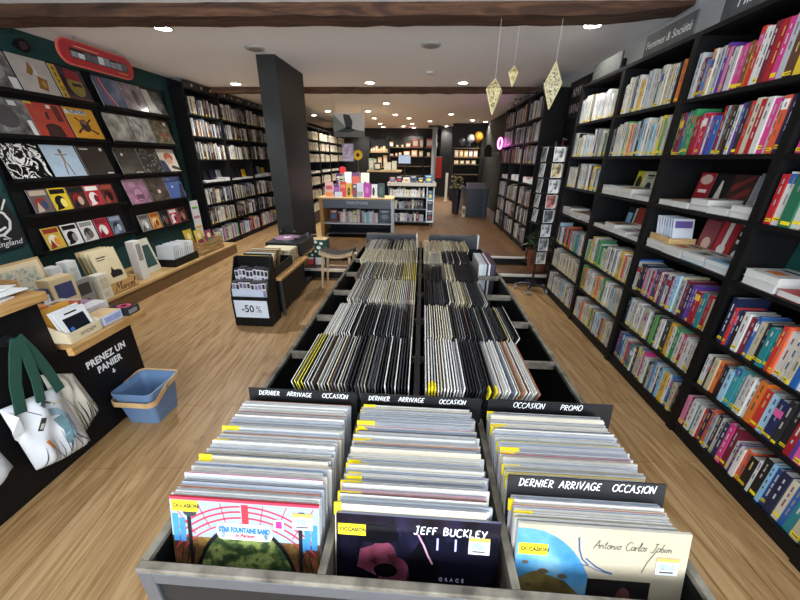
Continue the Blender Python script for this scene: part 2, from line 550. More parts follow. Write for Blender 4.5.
t = MB((0.05, 5.4, CZ)); t.lathe((0.05, 5.4, CZ-0.03), [(0.06, 0.03), (0.055, 0.008), (0.03, 0)], mat('#cfcdc9'), 20)
tag(t.build('smoke_detector'), 'small round smoke detector in the ceiling before the rear beam', 'smoke detector')

# ================================================================== books
PAL = {'white': ['#d6d5cf', '#cbc9c2', '#dcdbd7', '#c6c4bd'], 'cream': ['#cfc5a9', '#c6ba98', '#d6ccb4'], 'black': ['#17171a', '#222226', '#2b2b30'],
       'red': ['#b3242a', '#c8372f', '#9c1f2a'], 'orange': ['#e0782d', '#e4613a'], 'yellow': ['#ecc63a', '#e2b02e'], 'blue': ['#2b5fa4', '#3f84c0', '#274a8c'],
       'sky blue': ['#8cbfdc', '#a4cbe0'], 'purple': ['#5a3a8e', '#6b3f97'], 'pink': ['#d8579a', '#d43c86', '#e07c9d'], 'green': ['#3c8a54', '#5aa15a', '#27694c'],
       'teal': ['#2a8085', '#3c97a0'], 'grey': ['#9a9ea3', '#b9bcc0', '#7e848b'], 'brown': ['#7a5136', '#5f3e2a'], 'navy': ['#232c54', '#1d2545'], 'maroon': ['#6e1f2f', '#7f2636']}
MIX = {'bright': 'white white white white cream black black red red orange yellow blue sky_blue purple purple pink pink green teal grey navy maroon brown',
       'pale': 'white white white white white white white white white white white white cream cream cream cream grey grey grey sky_blue yellow red orange black black green',
       'mixed': 'white white white white cream cream grey black black red blue sky_blue orange pink yellow green purple navy',
       'cool': 'white white white sky_blue blue blue navy navy black black red maroon maroon purple teal grey cream orange pink',
       'mono': 'black black black black black black black white white white cream cream grey brown brown navy',
       'warm': 'cream cream cream cream cream white white white brown',
       'dusk': 'black black black brown brown grey grey grey maroon navy cream'}
MIX = {k: [c.replace('_', ' ') for c in v.split()] for k, v in MIX.items()}
def pick(mix):
    n = R.choice(MIX[mix])
    return n, R.choice(PAL[n])
def bmat(h): return mat(h, 0.42, var=0.06, scale=30)
LIGHTS = {'white', 'cream', 'yellow', 'sky blue', 'grey', 'orange'}

def title_marks(mb, th, h, cname, x=-0.0006):
    """spine print: short bars of lettering along the spine, in local book axes (spine at x=0 facing -x)"""
    ink = R.choice(['#4a4a50', '#6a6a70', '#8a5a5a', '#4a5a8c', '#8a8a8c']) if cname in LIGHTS else R.choice(['#c9c9c4', '#a9a9a8', '#cdb46a', '#8a8a8c'])
    m = mat(ink, 0.6, var=0)
    wd = min(th*0.30, 0.0065)
    z = h*R.uniform(0.86, 0.93); c = th/2
    for _ in range(R.randint(2, 5)):
        ln = R.uniform(0.014, 0.05)
        if z-ln < 0.055: break
        mb.poly([(x, c-wd/2, z-ln), (x, c-wd/2, z), (x, c+wd/2, z), (x, c+wd/2, z-ln)], m)
        z -= ln + R.uniform(0.006, 0.03)
    if R.random() < 0.18:
        bc = mat(R.choice(['#b3242a', '#ecc63a', '#f4f4f0', '#2b5fa4', '#d8579a']), 0.5, var=0)
        z0 = h*R.uniform(0.55, 0.8)
        mb.poly([(x*.5, 0, z0), (x*.5, 0, z0+h*.18), (x*.5, th, z0+h*.18), (x*.5, th, z0)], bc)

def cover_geo(mb, th, d, h, m, bt=0.0016):
    mb.box(0, bt, 0, th, 0, h, m)
    mb.box(bt, d, 0, bt, 0, h, m)
    mb.box(bt, d, th-bt, th, 0, h, m)
def make_book(T, th, d, h, cname, hexc, label, group, sticker=False):
    o = T.translation
    t = thing('book', label, 'book', o, group)
    mb = MB(o, T); cover_geo(mb, th, d, h, bmat(hexc)); title_marks(mb, th, h, cname); mb.build('cover', t)
    mb = MB(o, T); mb.box(0.0017, d-0.003, 0.0017, th-0.0017, 0.002, h-0.003, PAPERW if R.random() < .6 else PAPER); mb.build('page_block', t)
    if sticker:
        z0 = R.uniform(0.003, 0.022); hh = R.uniform(0.012, 0.019)
        mb = MB(o, T); e0, e1 = R.choice([(0, 1), (.0, .8), (.2, 1), (.1, .9)]); mb.box(-0.0012, -0.0002, th*e0, th*e1, z0, z0+hh, YEL)
        if R.random() < .6: mb.box(-0.0016, -0.0012, th*.2, th*.8, z0+hh*.35, z0+hh*.6, INKB)
        mb.build('price_sticker', t)
    return t

STUFF = MB()          # all shelved books beyond the individually built ones
def stuff_book(T, th, d, h, cname, hexc, sticker=False, face=False):
    STUFF.T = T
    m = bmat(hexc)
    STUFF.box(0, d, 0, th, 0, h, m, {'+z': PAPER} if not face else None)
    x = -0.0012
    if not face:
        ink = mat('#77777a' if cname in LIGHTS else '#a9a8a4', 0.6, var=0)
        a = h*R.uniform(.35, .55); b = h*R.uniform(.75, .92); wd = th*.3
        STUFF.poly([(x, th/2-wd/2, a), (x, th/2-wd/2, b), (x, th/2+wd/2, b), (x, th/2+wd/2, a)], ink)
    if sticker:
        a = R.uniform(.004, .02); STUFF.poly([(x, 0, a), (x, 0, a+.015), (x, th, a+.015), (x, th, a)], YEL)
    STUFF.T = None

def fill_row(T0, length, zmax, mix, where, group, indiv, dmin=0.13, dmax=0.16, hmin=0.17, hmax=0.235, tmin=0.013, tmax=0.036, stick=0.6, gap=0.0, start=0.0, names=None):
    """books side by side along local +y of T0 (spines facing local -x). where: label tail; names: optional [(colour, hex, th, h)] to begin with"""
    y = start; k = 0
    hmax = min(hmax, zmax-0.02)
    run = 0; base = R.uniform(hmin, hmax)
    rows = list(names or [])
    out = 0
    while True:
        if rows:
            cn, hx, th, h = rows.pop(0)
        else:
            cn, hx = pick(mix)
            th = R.uniform(tmin, tmax)**1.0
            if run <= 0:
                base = R.uniform(hmin, hmax); run = R.randint(2, 6)
            run -= 1
            h = min(hmax, max(hmin, base+R.uniform(-.012, .012)))
        if y+th > length: break
        d = R.uniform(dmin, dmax)
        lean = 0.0
        T = T0 @ Matrix.Translation((R.uniform(0, .012), y, .0008))
        k += 1
        st = R.random() < stick
        if indiv:
            size = 'thick' if th > .036 else 'thin' if th < .019 else ('tall' if h > .215 else 'small' if h < .18 else 'medium')
            make_book(T, th, d, h, cn, hx, f'{size} {cn} book, {nth(k)} from the window {where}', group, st)
        else:
            stuff_book(T, th, d, h, cn, hx, st)
        y += th + 0.0008 + (R.uniform(.03, .08) if R.random() < gap else 0)
    return k

def flat_book(o, ang, wd, dp, th, cn, hx, label, group, z_art=True):
    """book lying flat: local x along wd, y along dp"""
    T = Matrix.Translation(o) @ Matrix.Rotation(ang, 4, 'Z')
    t = thing('book', label, 'book', o, group)
    m = bmat(hx)
    mb = MB(o, T)
    mb.box(-wd/2, wd/2, 0, dp, 0, .0016, m); mb.box(-wd/2, wd/2, 0, dp, th-.0016, th, m); mb.box(-wd/2, wd/2, dp-.0016, dp, .0016, th-.0016, m)
    ink = mat('#1a1a20' if cn in LIGHTS else '#f0efe9', 0.6, var=0)
    mb.box(-wd*.32, wd*.32, dp*.68, dp*.78, th, th+.0004, ink)
    mb.box(-wd*.2, wd*.2, dp*.2, dp*.5, th, th+.0004, bmat(R.choice(['#b3242a', '#3f84c0', '#9a9ea3', '#e0782d', '#27694c'])))
    mb.build('cover', t)
    mb = MB(o, T); mb.box(-wd/2+.003, wd/2-.003, .003, dp-.002, .0017, th-.0017, PAPERW); mb.build('page_block', t)
    return t

def face_book(T, wd, h, th, cn, hx, label, group, art=None):
    """book standing with its cover towards the viewer. T: origin bottom left of the cover, x along width, y up, z towards the viewer"""
    o = T.translation
    t = thing('book', label, 'book', o, group)
    m = bmat(hx)
    mb = MB(o, T)
    mb.box(0, wd, 0, h, -.0016, 0, m); mb.box(0, wd, 0, h, -th, -th+.0016, m); mb.box(0, .0016, 0, h, -th+.0016, -.0016, m)
    ink = mat('#1a1a20' if cn in LIGHTS else '#f4f2ea', 0.6, var=0)
    for a in (art or []):
        if a[0] == 'p': mb.poly([(x*wd, y*h, a[3] if len(a) > 3 else .0006) for x, y in a[1]], bmat(a[2]))
        elif a[0] == 'd': mb.disc(a[1]*wd, a[2]*h, a[3]*wd, a[4]*h, .0009, bmat(a[5]))
    if not art:
        mb.poly([(wd*.15, h*.8, .0006), (wd*.85, h*.8, .0006), (wd*.85, h*.87, .0006), (wd*.15, h*.87, .0006)], ink)
        mb.poly([(wd*.25, h*.72, .0006), (wd*.75, h*.72, .0006), (wd*.75, h*.755, .0006), (wd*.25, h*.755, .0006)], ink)
        mb.disc(wd*.5, h*.38, wd*.3, h*.2, .0006, bmat(R.choice(['#b3242a', '#3f84c0', '#ecc63a', '#9a9ea3', '#2b2b30', '#e0782d'])), 14)
    mb.build('cover', t)
    mb = MB(o, T); mb.box(.0017, wd-.003, .003, h-.003, -th+.0017, -.0017, PAPERW); mb.build('page_block', t)
    return t
def sq(a, b, c, d): return [(a, b), (c, b), (c, d), (a, d)]

def lean_frame(Fr, back=8):
    """tilt a standing frame so that its top leans away from the viewer"""
    return Fr @ Matrix.Rotation(math.radians(-back), 4, 'X')

# ================================================================== bookcases
def bookcase(name, label, T, length, depth, zs, top, group, base=0.05, plinth=0.06, shelf_t=0.022, side_t=0.022, back=True):
    """T: front corner on the floor, local x into the case, y along it. zs: shelf top heights"""
    o = T.translation
    t = thing(name, label, 'bookcase', o, group)
    for y in (0, length-side_t):
        mb = MB(o, T); mb.box(0, depth, y, y+side_t, 0, top, BLACKP); mb.build('side_panel', t)
    mb = MB(o, T); mb.box(depth-.012, depth, side_t, length-side_t, base, top, BLACK); mb.build('back_panel', t)
    mb = MB(o, T); mb.box(0, depth, side_t, length-side_t, top-.025, top, BLACKP); mb.build('top_panel', t)
    mb = MB(o, T); mb.box(.012, .03, side_t, length-side_t, 0, zs[-1]-shelf_t, BLACK); mb.build('plinth', t)
    for z in zs:
        mb = MB(o, T); mb.box(.002, depth-.012, side_t, length-side_t, z-shelf_t, z, BLACKP); mb.build('shelf', t)
    return t

XB = 1.60
ZS = [1.905, 1.59, 1.285, 0.995, 0.66, 0.38, 0.08]
YBAY = [0.18, 0.965, 1.755, 2.545, 3.335, 4.125]   # bay boundaries from the window inwards
def T_right(y, z=0.0, x=XB):
    """local x -> +X (into the case), local y -> +Y"""
    return Matrix.Translation((x, y, z))
names = ['nearest the shop window', 'under no sign, second from the window', 'under the Histoire sign', 'under the Femmes & Société sign', 'under the blank sign']
for i in range(5):
    bookcase('bookcase', ['black bookcase bay at the edge of the picture by the window', 'black bookcase bay with flat piles and a dark green book', 'black bookcase bay with bright spines under the Histoire sign',
             'black bookcase bay of mostly white spines under the Femmes & Société sign', 'black bookcase bay of pale spines at the rear end of the run'][i],
             T_right(YBAY[i]+.001), YBAY[i+1]-YBAY[i]-.002, 0.32, ZS, 2.26, 'bookcase bays along the pale wall')
bayname = {0: 'of the window bay', 1: 'of the signless bay', 2: 'of the Histoire bay', 3: 'of the Femmes bay', 4: 'of the rear bay'}
rowname = {0: 'on the top shelf', 1: 'on the second shelf', 2: 'on the third shelf', 3: 'on the fourth shelf', 4: 'on the fifth shelf', 5: 'on the sixth shelf', 6: 'on the lowest shelf'}
def shelf_row(bay, row, mix, indiv=True, **kw):
    y0 = YBAY[bay]+.026; L = YBAY[bay+1]-YBAY[bay]-.052
    top = ([2.235]+[z-.022 for z in ZS])[row]-ZS[row]
    return fill_row(T_right(y0, ZS[row], XB+.012), L, top, mix, f'{rowname[row]} {bayname[bay]}', f'books on the {nth(row+1)} shelf {bayname[bay]}', indiv, **kw)
def C(n, i=0, th=.03, h=.22): return (n, PAL[n][i], th, h)
nb = 0
H3 = dict(hmin=.2, hmax=.265)
nb += shelf_row(2, 0, 'bright', hmin=.19, hmax=.25, names=[C('white', 0, .03, .25), C('purple', 0, .02, .24), C('yellow', 0, .035, .25), C('brown', 1, .045, .26), C('grey', 1, .03, .25), C('pink', 1, .03, .245), C('red', 0, .04, .25), C('maroon', 0, .025, .25)])
nb += shelf_row(2, 1, 'bright', hmin=.19, hmax=.25, names=[C('navy', 0, .04, .24), C('orange', 1, .03, .24), C('white', 1, .02, .22), C('pink', 1, .028, .235), C('white', 0, .03, .245), C('red', 0, .03, .24), C('cream', 0, .03, .25)])
nb += shelf_row(2, 4, 'cool', hmin=.19, hmax=.25)
nb += shelf_row(2, 5, 'pale', hmin=.18, hmax=.235)
nb += shelf_row(2, 6, 'mixed', hmin=.18, hmax=.23)
nb += shelf_row(3, 0, 'pale', hmin=.19, hmax=.25)
shelf_row(3, 1, 'pale', indiv=False, hmin=.19, hmax=.25)
shelf_row(3, 4, 'pale', indiv=False, hmin=.18, hmax=.24)
shelf_row(3, 5, 'pale', indiv=False, hmin=.18, hmax=.23)
shelf_row(3, 6, 'pale', indiv=False, hmin=.17, hmax=.22)
# the bay before it: seen from the second shelf down, on its rear half
nb += shelf_row(1, 1, 'bright', start=.60, hmin=.2, hmax=.25)
nb += shelf_row(1, 2, 'mixed', start=.46, hmin=.2, hmax=.25, stick=.85, names=[C('sky blue', 0, .03, .23), C('white', 0, .04, .23), C('brown', 0, .03, .22), C('white', 1, .04, .24), C('green', 2, .05, .25), C('white', 0, .04, .23), C('red', 0, .03, .22)])
nb += shelf_row(1, 4, 'cool', start=.26, hmin=.2, hmax=.27)
nb += shelf_row(1, 5, 'cool', start=.10, hmin=.19, hmax=.25)
nb += shelf_row(1, 6, 'cool', hmin=.18, hmax=.25, stick=.85)
nb += shelf_row(0, 6, 'cool', start=.62, hmin=.18, hmax=.24)
# rear bay: small in view
for r, mx in ((0, 'pale'), (1, 'pale'), (2, 'pale'), (4, 'mixed'), (5, 'warm'), (6, 'pale')):
    shelf_row(4, r, mx, indiv=False, hmin=.18, hmax=.24, tmin=.016, tmax=.036)
# display shelves: flat piles along the front, covers standing behind
def piles(bay, row, n, a, b, cols, nmax=2, tt=(.026, .040), nmin=1):
    L = YBAY[bay+1]-YBAY[bay]-.06
    for i in range(n):
        y = YBAY[bay]+.03+L*(a+(b-a)*(i+.5)/n)
        z = ZS[row]+.001
        for j in range(R.randint(nmin, nmax)):
            th = R.uniform(*tt)
            cn = cols[(i+j) % len(cols)]
            pos = ('topmost ' if j else 'lowest ')
            flat_book((XB+.012+R.uniform(0, .01), y, z), math.radians(-90+R.uniform(-1.2, 1.2)), L*(b-a)/n*.95, .20, th, cn, PAL[cn][0],
                      f'{cn} book, {pos}of the {nth(n-i)} flat pile, {rowname[row][7:]} {bayname[bay]}', f'flat piles {rowname[row]} {bayname[bay]}')
            z += th+.0006
def faces(bay, row, items, x=1.80):
    for k, (f, wd, h, cn, hx, art) in enumerate(items):
        y = YBAY[bay]+.03+f*(YBAY[bay+1]-YBAY[bay]-.06)
        Fr = lean_frame(frame((x, y, ZS[row]+.0045), (0, -1, 0), FZ), 7)
        face_book(Fr, wd, h, .02, cn, hx, f'{cn} book cover out, {nth(k+1)} from the window, {rowname[row][7:]} {bayname[bay]}', f'covers facing out {rowname[row]} {bayname[bay]}', art)
piles(2, 2, 5, .0, .98, ['white', 'white', 'brown', 'white', 'cream'], 2)
faces(2, 2, [(.17, .13, .20, 'blue', '#5f6f92', [('p', sq(.1, .3, .9, .9), '#c9a45a'), ('p', sq(.1, .7, .9, .92), '#2c3658')]), (.36, .14, .21, 'white', '#dfdfe2', [('p', sq(.0, .0, .25, 1), '#8d9199')]),
             (.58, .15, .20, 'brown', '#3a2320', [('p', [(.1, .1), (.9, .5), (.9, .7), (.1, .3)], '#7c2a2a'), ('p', [(.1, .5), (.9, .9), (.9, 1), (.1, .7)], '#7c2a2a')]),
             (.76, .13, .20, 'black', '#17171a', [('p', [(.3, .15), (.7, .15), (.55, .8), (.45, .8)], '#d8cfc4'), ('p', sq(.1, .05, .9, .17), '#f0efe9')]), (.93, .12, .20, 'red', '#a5222b', [('d', .5, .8, .4, .15, '#d8b9a8'), ('p', sq(.2, .4, .8, .5), '#f0e0d8')])])
piles(2, 3, 4, .0, .98, ['white', 'sky blue', 'white', 'cream'], 2, (.0262, .0266), 2)
faces(2, 3, [(.16, .14, .24, 'white', '#d9d8d4', [('p', sq(.2, .1, .5, .25), '#222226'), ('p', sq(.2, .35, .5, .5), '#222226'), ('p', sq(.2, .6, .8, .7), '#222226'), ('p', sq(.5, .8, .8, .9), '#222226')]),
             (.36, .13, .22, 'black', '#1c1c20', [('p', sq(.1, .75, .9, .85), '#f0efe9'), ('p', sq(.1, .55, .7, .65), '#f0efe9'), ('d', .4, .25, .25, .15, '#d9d8d4')]),
             (.54, .14, .23, 'red', '#b8222a', [('p', sq(.42, 0, .62, 1), '#f0efe9'), ('d', .5, .3, .2, .13, '#f5f4f0')]), (.70, .13, .22, 'maroon', '#8c3a3e', [('d', .5, .35, .25, .18, '#d9b6a6')])])
# wooden tray of magazines on that shelf
o = (1.70, 2.40, ZS[3]+.056)
t = thing('wooden_tray', 'shallow wooden tray of magazines beside the red and black covers, Histoire bay', 'tray', o)
mb = MB(o); mb.box(1.64, 1.80, 2.30, 2.50, o[2], o[2]+.008, OAKL); mb.build('bottom_board', t)
mb = MB(o); mb.box(1.634, 1.642, 2.30, 2.50, o[2], o[2]+.04, OAKL); mb.build('front_board', t)
for y in (2.296, 2.50):
    mb = MB(o); mb.box(1.642, 1.80, y, y+.006, o[2], o[2]+.035, OAKL); mb.build('side_board', t)
for k in range(7):
    y = 2.315+k*.026
    Fr = frame((1.66+.002*k, y+.16, o[2]+.012), (.25, -1, .0), (.25, .1, 1))
    T = Matrix.Translation((1.66, y, o[2]+.0095)) @ Matrix.Rotation(math.radians(-14), 4, 'X')
    mb = MB((1.66, y, o[2]+.0095), T); mb.box(0, .13, 0, .006, 0, .15, mat(R.choice(['#dfe3ea', '#c9d3e2', '#eef0f2']), .4), {'+z': PAPERW})
    mb.poly([(.01, -.0004, .09), (.12, -.0004, .09), (.12, -.0004, .135), (.01, -.0004, .135)], mat('#6a5a9a', .5))
    tag(mb.build('magazine'), f'pale blue magazine in the wooden tray, {nth(k+1)} from the window end', 'magazine', 'magazines in the wooden tray')
piles(3, 2, 3, .02, .98, ['white', 'white', 'cream'], 2)
faces(3, 2, [(.2, .13, .19, 'black', '#2a3a3a', [('p', sq(.1, .1, .9, .4), '#c87a80')]), (.42, .14, .19, 'sky blue', '#a9c0d0', [('p', sq(.15, .25, .6, .8), '#e9edf0')]), (.62, .12, .19, 'cream', '#c9cdb0', None), (.80, .10, .19, 'yellow', '#d8c840', [('d', .5, .5, .35, .3, '#222226')])])
piles(3, 3, 4, .0, .98, ['white', 'white', 'white', 'cream'], 2)
faces(3, 3, [(.25, .1, .19, 'maroon', '#7a4a48', None), (.4, .12, .19, 'grey', '#b9bcc0', None), (.60, .13, .20, 'red', '#a8392f', [('p', sq(.1, .1, .9, .35), '#d8d0c4')]), (.80, .11, .19, 'black', '#222226', [('p', sq(.2, .3, .8, .75), '#8cbfdc')])])
piles(4, 3, 3, .0, .98, ['white', 'white', 'cream'], 2)
faces(4, 3, [(.3, .13, .17, 'grey', '#aeb6ba', None), (.5, .10, .17, 'red', '#b3242a', [('p', sq(0, .8, 1, 1), '#f0efe9')])])
piles(1, 3, 3, .25, .98, ['white', 'red', 'white'], 3)
faces(1, 3, [(1.005, .17, .25, 'green', '#12403c', [('p', sq(.3, .2, .7, .24), '#7a9a8a')])], 1.81)
# section boards on top of the cases
SIGN = ramp_mat('slate_board', [(.3, '#3e3f3e'), (.7, '#55565a')], 12, rough=.6)
for y0, y1, txt, lab in ((1.98, 2.42, 'Histoire', 'slate sign reading Histoire on top of the bright-spined bay'), (2.63, 3.13, 'Femmes & Société', 'slate sign reading Femmes & Société on top of its bay'), (3.45, 3.95, '', 'blank grey slate board on top of the rear bay')):
    o = (1.62, (y0+y1)/2, 2.262)
    t = thing('section_sign', lab, 'sign', o, 'slate boards on the bookcase tops')
    mb = MB(o); mb.box(1.612, 1.626, y0, y1, 2.262, 2.395, SIGN if txt else mat('#34352f', .7)); mb.build('board', t)
    if txt:
        text(txt, fr_right((1.6114, (y0+y1)/2, 2.325)), .085 if len(txt) < 10 else .068, mat('#d9d9d2', .8, var=0), t, shear=.15, sx=.9)

# ================================================================== the record bins
RZ = 0.80
BX0, BX1, BY0, BY1 = -0.541, 0.572, 0.372, 3.10
o = ((BX0+BX1)/2, 0.37, 0)
bin_ = thing('record_bin', 'long low black record bin with worn grey rim in the middle of the shop', 'record bin', o)
def bp(name, *boxes, m=BLACK, bevel=0):
    mb = MB(o)
    for b in boxes: mb.box(*b[:6], b[6] if len(b) > 6 else m)
    return mb.build(name, bin_, bevel=bevel)
bp('front_panel', (BX0+.03, BX1-.03, BY0+.006, BY0+.017, .06, RZ-.045), m=BINFACE)
bp('front_frame', (BX0, BX0+.03, BY0, BY0+.017, 0, RZ-.012), (BX1-.03, BX1, BY0, BY0+.017, 0, RZ-.012), (BX0+.03, BX1-.03, BY0, BY0+.017, RZ-.045, RZ-.012), (BX0+.03, BX1-.03, BY0, BY0+.017, 0, .06), m=mat('#6f7278', .35, metal=.5), bevel=.002)
bp('side_panel', (BX0, BX0+.018, BY0+.03, BY1, 0, RZ-.012)); bp('side_panel', (BX1-.018, BX1, BY0+.03, BY1, 0, RZ-.012))
bp('rear_panel', (BX0+.018, BX1-.018, BY1-.02, BY1, 0, RZ-.012))
bp('bin_floor', (BX0+.018, BX1-.018, BY0+.03, BY1-.02, .53, .543), m=mat('#0f0f10', .6))
bp('front_rim', (BX0, BX1, BY0, BY0+.017, RZ-.012, RZ), m=RIM, bevel=.002)
bp('side_rim', (BX0, BX0+.016, BY0+.017, BY1, RZ-.012, RZ), m=RIM); bp('side_rim', (BX1-.016, BX1, BY0+.017, BY1, RZ-.012, RZ), m=RIM)
bp('front_divider', (-.179, -.163, BY0+.017, .845, .572, RZ), m=RIM); bp('front_divider', (.196, .212, BY0+.017, .845, .572, RZ), m=RIM)
bp('cross_wall', (BX0+.018, BX1-.018, .845, .857, .572, RZ+.03))
bp('centre_divider', (-.006, .014, .857, BY1-.02, .572, RZ+.05), m=SATIN)
for y in (1.189, 1.547, 1.907, 2.267, 2.619):
    bp('crossbar', (BX0+.016, -.006, y-.007, y+.007, RZ-.03, RZ), m=RIM); bp('crossbar', (.014, BX1-.016, y-.007, y+.007, RZ-.03, RZ), m=RIM)
for x0, x1 in ((-.50, -.04), (.08, .52)):
    bp('end_header', (x0, x1, BY1-.02, BY1+.06, RZ-.012, RZ+.105), m=mat('#2c2f35', .35))
    bp('header_clip', (x1, x1+.014, BY1-.02, BY1+.05, RZ-.012, RZ+.115), m=mat('#c9c7c0', .5))

# --- front section: three columns of sleeves seen from their fronts
LP = 0.315
TILT = math.radians(13)
BZ = 0.578
EDGE = [('white', '#d2d0cb'), ('white', '#c9c7c2'), ('pale grey', '#b6b7b9'), ('grey', '#a2a4a8'), ('cream', '#ddd3bb'), ('pale grey', '#c0c1c2'), ('dark grey', '#57585c'),
        ('beige', '#c2ad8c'), ('white', '#dad9d5'), ('grey', '#8f9398'), ('pale grey', '#a0a4aa'), ('blue grey', '#8d9bb0'), ('pink', '#c98aa0'), ('rust', '#b0654a')]
EWT = [5, 5, 6, 4, 4, 5, 2, 2, 5, 3, 4, 1.5, .7, .7]
def sleeve_box(mb, w_, h_, th, front, edge):
    mb.box(0, w_, 0, h_, -th, 0, front, {'+y': mat(front_top(edge), .45, var=.12, scale=40), '+x': mat(edge, .5), '-x': mat(edge, .5), '-z': mat(edge, .5), '-y': mat(edge, .5)})
def front_top(e): return e
def front_frame_(x, ytop, dz=0.0, rz=0.0):
    """bottom-left corner of a sleeve leaning back whose top edge is at ytop"""
    yb = ytop - LP*math.sin(TILT)
    return frame((x, yb, BZ+dz), (math.cos(rz), math.sin(rz), 0), (0, math.sin(TILT), math.cos(TILT)))
cols = [(-.512, 'red-arched front cover', 'first'), (-.155, 'dark portrait front cover', 'second'), (.216, 'sky-blue front cover', 'third')]
special = {(0, 20): ('grey', '#3c3d42'), (0, 9): ('pink', '#c77a96'), (0, 33): ('rust', '#c48a68'), (1, 31): ('orange', '#d88a3c'), (1, 6): ('rust', '#a8584c'), (2, 30): ('red', '#c22446'), (2, 20): ('yellow', '#e3c22c'), (2, 36): ('yellow', '#d8c838')}
NREC = 0
for c, (x0, cn, _) in enumerate(cols):
    n = 58
    for i in range(1, n+1):
        yt = .468 + (.80-.468)*i/n
        if c == 2 and abs(yt-.545) < .006: continue
        en, eh = special.get((c, i)) or R.choices(EDGE, EWT)[0]
        dx = R.uniform(*[(-.005, .003), (-.005, .008), (-.003, .006)][c]); dz = R.uniform(-.004, .004) - .020*i/n + (.0 if i % 9 else .006) - (.016 if c == 2 and yt < .54 else 0)
        T = front_frame_(x0+dx, yt, dz, R.uniform(-.0012, .0012))
        op = T.translation
        t = thing('vinyl_record', f'{en}-edged record sleeve, {nth(i)} behind the {cn}', 'record', op, f'record sleeves behind the {cn}')
        wd = R.uniform(.312, .322); th = R.uniform(.0026, .0042)
        mb = MB(op, T)
        fc = R.choice(['#c6c3bc', '#b6b8bd', '#cfccc5', '#9aa0aa', '#bdb4a1', '#b3aea4', '#8a8d94'])
        sleeve_box(mb, wd, LP, th, mat(fc, .3, coat=.3), eh)
        mb.build('sleeve', t)
        if R.random() < (.05 if c == 0 else .25):
            mb = MB(op, T); mb.box(-.002, R.uniform(.012, .05), LP-.026, LP+.0012, -th-.0004, .0006, YEL); mb.build('price_tab', t)
        NREC += 1

def cover_thing(c, label, th=.005):
    x0 = cols[c][0]
    T = front_frame_(x0, .463, (.004, -.012, -.006)[c])
    t = thing('vinyl_record', label, 'record', T.translation, None)
    return T, t
def sticker_pair(T, t, w_, ox, oy=.278):
    mb = MB(T.translation, T); mb.box(.004, .062, oy+.004, oy+.030, .0008, .0014, YEL); s1 = mb.build('occasion_sticker', t)
    text('OCCASION', T @ Matrix.Translation((.036, oy+.0170, .0016)), .0125, INKB, s1, sx=.86, bold=.0004)
    mb = MB(T.translation, T); mb.box(ox, ox+.043, oy-.022, oy+.017, .0008, .0014, mat('#c9c8c6', .4, var=0))
    mb.box(ox, ox+.043, oy+.0085, oy+.017, .0014, .0016, mat('#c89a50', .4, var=0))
    for k in range(14):
        mb.box(ox+.006+k*.0022, ox+.006+k*.0022+R.choice([.0008, .0013]), oy-.010, oy+.004, .0014, .0016, mat('#5d7fb8', .5, var=0))
    mb.box(ox+.008, ox+.034, oy-.017, oy-.0135, .0014, .0016, mat('#4d4d55', .5, var=0))
    mb.build('price_label', t)

# cover one: pale blue net of red arcs over a green wood, lettered plate
T, t = cover_thing(0, 'record with red-arched blue and green cover standing foremost beside the worn rim corner')
W0 = .322
mb = MB(T.translation, T)
mb.box(0, W0, 0, LP, -.005, 0, mat('#95a2ae', .3, coat=.4, var=.12, scale=30), {'+y': mat('#b32637', .4), '+x': mat('#e8e4dc'), '-x': mat('#e8e4dc')})
def P(u, v): return (u*W0, v*LP)
red = mat('#b23348', .4, var=0); blk = mat('#14161a', .4, var=0); blu = mat('#3a7fb8', .4, var=.2, scale=60)
mb.box(0, W0, LP-.006, LP, 0, .0003, red)
forest = ramp_mat('painted_wood_scene', [(.25, '#15201a'), (.45, '#3c4f2c'), (.6, '#8f9a55'), (.75, '#2a3a2a')], 40, detail=6, rough=.35)
dusk = ramp_mat('painted_bank_scene', [(.3, '#241a14'), (.55, '#6a4a2a'), (.8, '#9a7a3a')], 30, rough=.35)
mb.poly([(*P(0, 0), .0002), (*P(1, 0), .0002), (*P(1, .70), .0002), (*P(0, .70), .0002)], dusk)
for k, rr in enumerate([.60, .645, .69, .73]):
    pts_ = [(.5+rr*.92*math.cos(math.radians(a)), .225+rr*math.sin(math.radians(a))) for a in range(0, 181, 4)]
    for side in (0, 1):
        seg = [P(*q) for q in pts_ if .004 <= q[0] <= .996 and q[1] <= .975 and (q[0] >= .5) == (side == 0)]
        if len(seg) > 1: mb.strip(seg, .0040 if k else .003, .0005, red)
for a in range(14, 170, 11):
    c_, s_ = math.cos(math.radians(a)), math.sin(math.radians(a))
    r1_ = min(.95, (.485/abs(c_) if abs(c_) > .01 else 9), .745/s_)
    if r1_ > .62: mb.strip([P(.5+.60*c_, .225+.60*s_), P(.5+r1_*c_, .225+r1_*s_)], .0020, .0005, red)
mb.box(.485*W0, .53*W0, .82*LP, .97*LP, 0, .0007, mat('#c8303a', .4, var=0))
mb.disc(.5*W0, .30*LP, .36*W0, .525*LP, .0008, blk, 40)
mb.disc(.5*W0, .30*LP, .335*W0, .495*LP, .0010, forest, 40)
for u in (.125, .875):
    mb.box((u-.012)*W0, (u+.012)*W0, 0, .88*LP, 0, .0011, blk)
    mb.disc((u+.01)*W0, .90*LP, .05*W0, .045*LP, .0013, mat('#33373a', .4), 10)
for u, v0, v1 in ((.03, .66, .87), (.075, .66, .84), (.92, .66, .87), (.965, .66, .85), (.885, .64, .74)):
    mb.box((u-.018)*W0, (u+.02)*W0, v0*LP, v1*LP, 0, .0009, blu)
for u in (.02, .06, .10, .9, .94, .98):
    mb.strip([P(u, .3), P(u+(.05 if u < .5 else -.05), .62)], .002, .0011, blk)
mb.build('sleeve', t)
mb = MB(T.translation, T)
